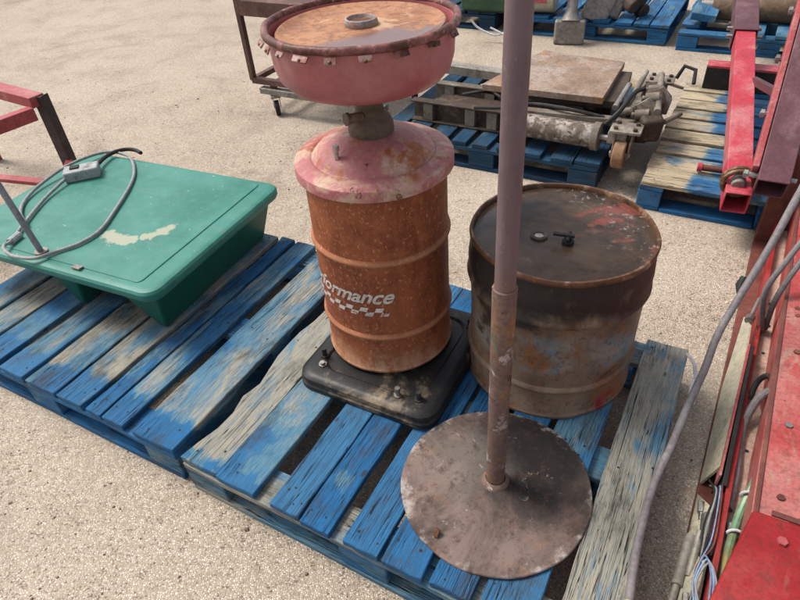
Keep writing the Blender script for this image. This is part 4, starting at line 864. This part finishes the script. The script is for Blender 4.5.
# odds and ends on the ground behind the jack
cn = MB().lathe([(0, -.07), (.03, -.068), (.036, -.06), (.034, .0), (.036, .06), (.03, .068), (0, .07)], 24, wob=lambda q, z: .006*math.sin(3*q+z*60)+.004*math.sin(5*q))
tag(cn.build("crushed_can", M_ZINC, None, (1.20, 3.98, .036), (1.5, .1, 1.9)), "crushed pale can lying on the ground behind the steel plate", "can")
wv = [(1.27, 3.86, 0), (1.34, 3.98, 0), (1.66, 3.62, 0), (1.60, 3.56, 0), (1.28, 3.87, .10), (1.34, 3.97, .11), (1.66, 3.62, .03), (1.60, 3.57, .025)]
wd_ = MB().add([(a-1.45, b-3.75, c) for a, b, c in wv], [(0,3,2,1),(4,5,6,7),(0,1,5,4),(1,2,6,5),(2,3,7,6),(3,0,4,7)])
tag(wd_.build("wood_wedge", M_WOODOLD, None, (1.45, 3.75, .001), bevel=.004), "brown wooden wedge on the ground behind the steel plate", "wedge")
tw_ = MB().tube(spline([(1.70, 3.78, .008), (1.78, 3.72, .012), (1.86, 3.60, .008), (1.95, 3.54, .006)]), [.004+.004*math.sin(i*.13) for i in range(25)], 6)
for i, v in enumerate(tw_.v): tw_.v[i] = (v[0]-1.8, v[1]-3.66, v[2])
tag(tw_.build("stick", M_DARKSTEEL, None, (1.8, 3.66, .001)), "thin dark stick on the ground behind the trolley jack", "stick")

# ------------------------------------------------------------------ red machine on the right
MO = Vector((.566, .600, 0)); MYAW = math.atan2(-.543, .84)
MA = thing("red_machine", "long red sheet-metal machine base with dusty ledge, hoses and wiring", "machine", MO, MYAW)
LV = 2.1
mb = MB().box((.36, LV/2-.35, .012), (.72, LV, .022)); mb.build("base_tray", M_BROWNRED, MA, bevel=.002)
mb = MB().box((.052, LV/2-.35, .07), (.004, LV-.02, .10)); mb.box((.056, LV/2-.35, .1215), (.012, LV-.02, .004)); mb.build("side_flange", M_RED, MA)
mb = MB().sheet([(.056, -.34, .085), (.115, -.34, .088), (.115, LV-.37, .088), (.056, LV-.37, .085)], .004); sh_ = mb.build("ledge", M_SHELF, MA)
for v_ in (.45, .86, 1.0, 1.12): mb = MB().cyl((.086, v_, .0865), (.086, v_, .0895), .009 if v_ > .9 else .005, 14); mb.build("bolt_hole", M_BLACK, sh_)
# main red housing, front end chamfered
TZ = .25
poly = [(.105, .60), (.100, .62), (.100, 1.62), (.72, 1.62), (.72, .08), (.095, .08), (.097, .42)]
mb = MB(); n = len(poly)
bot = [(x, y, .089) for x, y in poly]; top = [(x - (.010 if x < .2 else 0), y, TZ + .06*(x-.1)/.62) for x, y in poly]
loft(mb, [bot, top]); mb.build("housing", M_REDFADE, MA, bevel=.004, smooth=30)
mb = MB().sheet([(.10, .085, TZ+.004), (.72, .085, TZ+.06), (.72, .50, TZ+.064), (.40, .40, TZ+.034)], .005); mb.build("corner_panel", M_RED, MA, bevel=.001)
mb = MB(); loft(mb, [[(.080, .095, .12), (.005, -.35, .12), (.72, -.35, .12), (.72, .075, .12)], [(.076, .098, .315), (-.02, -.36, .30), (.72, -.36, .32), (.72, .098, .345)]])
mb.build("front_cover", M_RED, MA, bevel=.006)
for u_, v_ in ((.13, .045), (.07, -.16)): mb = MB().cyl((u_, v_, .312), (u_, v_, .322), .010, 6); mb.build("bolt", M_REDOLD, MA)
for u_, v_ in ((.125, .90), (.128, .865)): mb = MB().cyl((u_, v_, TZ), (u_, v_, TZ+.006), .007, 12); mb.build("rivet", M_BROWNRED, MA)
# cross member further back, off the tray
mb = MB().box((.32, 1.68, .21), (.64, .12, .38)); mb.build("rear_upright", M_BROWNRED, MA, bevel=.004)
# sheets, strips and hardware in the side tray
mb = MB().sheet([(.012, .96, .13), (.004, .70, .045), (.004, .34, .03), (.030, .34, .12), (.036, .60, .14), (.030, .90, .15)], .006); mb.build("clouded_sheet", M_BEIGE, MA)
mb = MB().sheet([(.004, .30, .034), (.004, -.12, .034), (.040, -.16, .10), (.042, .22, .10)], .006); mb.build("clouded_sheet", M_BEIGE, MA)
mb = MB().bar((.030, .30, .115), (.036, .80, .135), .006, .05); mb.build("red_strip", M_REDOLD, MA, bevel=.001)
mb = MB().bar((.044, .28, .115), (.044, .80, .14), .012, .035); mb.build("rubber_strip", M_BLACK, MA, bevel=.002)
mb = MB().cyl((.025, .93, .15), (.040, 1.05, .15), .006, 8); mb.cyl((.022, .92, .15), (.027, .945, .15), .013, 8); mb.build("latch", M_CHROME, MA)
mb = MB().sheet([(.046, .26, .126), (.024, .17, .10), (.046, .10, .126)], .004); mb.build("gusset", M_RED, MA)
mb = MB().cyl((.030, .20, .10), (.036, .13, .10), .019, 16); mb.build("small_motor", M_CHROME, MA, bevel=.003)
mb = MB().cyl((.018, .15, .10), (.018, .05, .06), .009, 12); mb.build("motor_arm", M_GALV, MA)
mb = MB().box((.036, .10, .115), (.026, .040, .030), rz=-.1); mb.build("switch_block", M_BLACK, MA, bevel=.004)
mb = MB().cyl((.006, .16, .05), (-.001, .02, .05), .013, 14); mb.cyl((-.001, .03, .05), (-.008, -.09, .05), .008, 12); mb.build("damper", M_GALV, MA)
mb = MB().cyl((.040, -.05, .105), (.036, -.10, .09), .020, 18); mb.build("lamp_socket", M_CHROME, MA, bevel=.002)
for k_ in range(3):
    o_ = .006*k_
    mb = MB().tube(spline([(.036+o_, -.05, .11), (.020+o_*.5, .0, .125), (.028+o_, .06-o_, .145), (.050+o_, .03-o_, .14), (.056+o_, -.03, .12)]), .0022, 6); mb.build("wire", M_BLUEWIRE if k_ < 2 else M_CABLEL, MA)
for v_ in (.20, .42, .70, .98, 1.26, 1.5): mb = MB().cyl((.135, v_, TZ-.002), (.135, v_, TZ+.009), .0085, 6); mb.build("bolt", M_CHROME if v_ in (.42, .98) else M_BROWNRED, MA)
mb = MB().bar((.0935, .10, TZ+.001), (.0935, 1.60, TZ+.001), .010, .007); mb.build("edge_trim", M_BROWNRED, MA, bevel=.002)
mb = MB().bar((.108, .104, .316), (.70, .104, .345), .012, .006); mb.build("hinge_seam", M_BROWNRED, MA, bevel=.001)
for k_, (ma_, r_) in enumerate(((M_BLACK, .0028), (M_CABLEL, .0024), (M_BLACK, .0022), (M_BLUEWIRE, .0018), (M_BROWNRED, .002))):
    o_ = .007*k_; mb = MB().tube(spline([(.014+o_, .34-o_*3, .06), (.026+o_*.4, .25+o_, .12+o_*.3), (.016+o_, .14-o_, .13), (.032-o_*.3, .03, .12+o_*.4), (.012+o_, -.08, .10)], 8, .004), r_, 6); mb.build("wire", ma_, MA)
for u_, v_, z_ in ((.012, .26, .06), (.020, .0, .07), (.075, .20, .10)):
    mb = MB().cyl((u_, v_, z_), (u_+.004, v_-.03, z_), .010, 6); mb.cyl((u_+.004, v_-.03, z_), (u_+.006, v_-.05, z_-.002), .006, 10); mb.build("fitting", M_CHROME, MA, bevel=.001)
# hoses on the ledge
mb = MB().tube(spline([(.112, .62, .15), (.098, .61, .17), (.078, .58, .15), (.066, .52, .11), (.066, .44, .1), (.070, .36, .1), (.066, .24, .098)]), .0105, 10); mb.build("hose", M_GREY, MA)
mb = MB().tube(spline([(.110, .645, .17), (.090, .66, .18), (.074, .655, .15), (.066, .62, .11)]), .008, 10); mb.build("hose", M_BLACK, MA)
mb = MB().tube(spline([(.112, .36, .22), (.100, .30, .17), (.086, .22, .13), (.080, .12, .11), (.078, .03, .1)]), .010, 10); hs_ = mb.build("hose", M_HOSEGR, MA)
for p_ in ((.092, .26, .15), (.083, .165, .12)): mb = MB().tube([(p_[0]+.0145*math.cos(t), p_[1]+.004*math.cos(t), p_[2]+.0145*math.sin(t)) for t in [R(x) for x in range(0, 361, 30)]], .0032, 6); mb.build("cable_tie", M_STRAP, hs_)
# grey cables
cb_pts = [(1.76, 1.85, .39), (1.75, 1.84, .50), (1.62, 1.75, .62), (1.32, 1.62, .63), (1.09, 1.371, .60), (.97, 1.25, .50), (.831, 1.128, .36), (.775, 1.055, .29), (.716, .986, .235), (.64, .89, .20), (.565, .798, .175), (.505, .70, .16), (.455, .61, .155), (.420, .535, .155), (.39, .45, .155)]
mb = MB().tube(spline(cb_pts), .0098, 14)
for i, v in enumerate(mb.v): mb.v[i] = (v[0]-.42, v[1]-.535, v[2]-.14)
CBL = mb.build("power_cable", M_GREY, None, (.42, .535, .14)); tag(CBL, "thick grey cable running from the red machine onto the pale pallet board", "cable")
mb = MB().tube([(.002, .012, .0152), (-.006, -.018, .0152), (-.014, -.042, .015)], .0106, 14); mb.build("tape_band", M_YEL, CBL)
mb = MB().tube(spline([(1.25, 1.42, .42), (1.16, 1.36, .34), (1.13, 1.345, .24), (1.155, 1.37, .10)]), .0085, 10)
mb.tube(spline([(1.22, 1.43, .44), (1.14, 1.38, .36), (1.10, 1.36, .26), (1.14, 1.36, .10)]), .0085, 10)
Mi = (Matrix.Translation(MO) @ Matrix.Rotation(MYAW, 4, 'Z')).inverted()
mb.v = [tuple(Mi @ Vector(v)) for v in mb.v]; mb.build("hose", M_GREY, MA)
mb = MB(); mb.tube([Mi @ Vector(p) for p in ((1.115, 1.49, .22), (1.10, 1.475, .20), (1.085, 1.44, .17))], [.012, .016, .004], 10); mb.build("clip", M_BLACK, MA)

# strap caught at the pallet corner
mb = MB()
sp = spline([(.865, 1.24, .15), (.885, 1.215, .12), (.88, 1.17, .07), (.86, 1.13, .05), (.84, 1.12, .09), (.87, 1.17, .11), (.85, 1.12, .04)])
for i in range(len(sp)-1): mb.bar(sp[i], sp[i+1], .012, .0015)
for i, v in enumerate(mb.v): mb.v[i] = (v[0]-.86, v[1]-1.18, v[2]-.05)
tag(mb.build("packing_strap", M_STRAP, None, (.835, 1.185, .05)), "white plastic packing strap curled at the pallet corner beside the burnt drum", "strap")
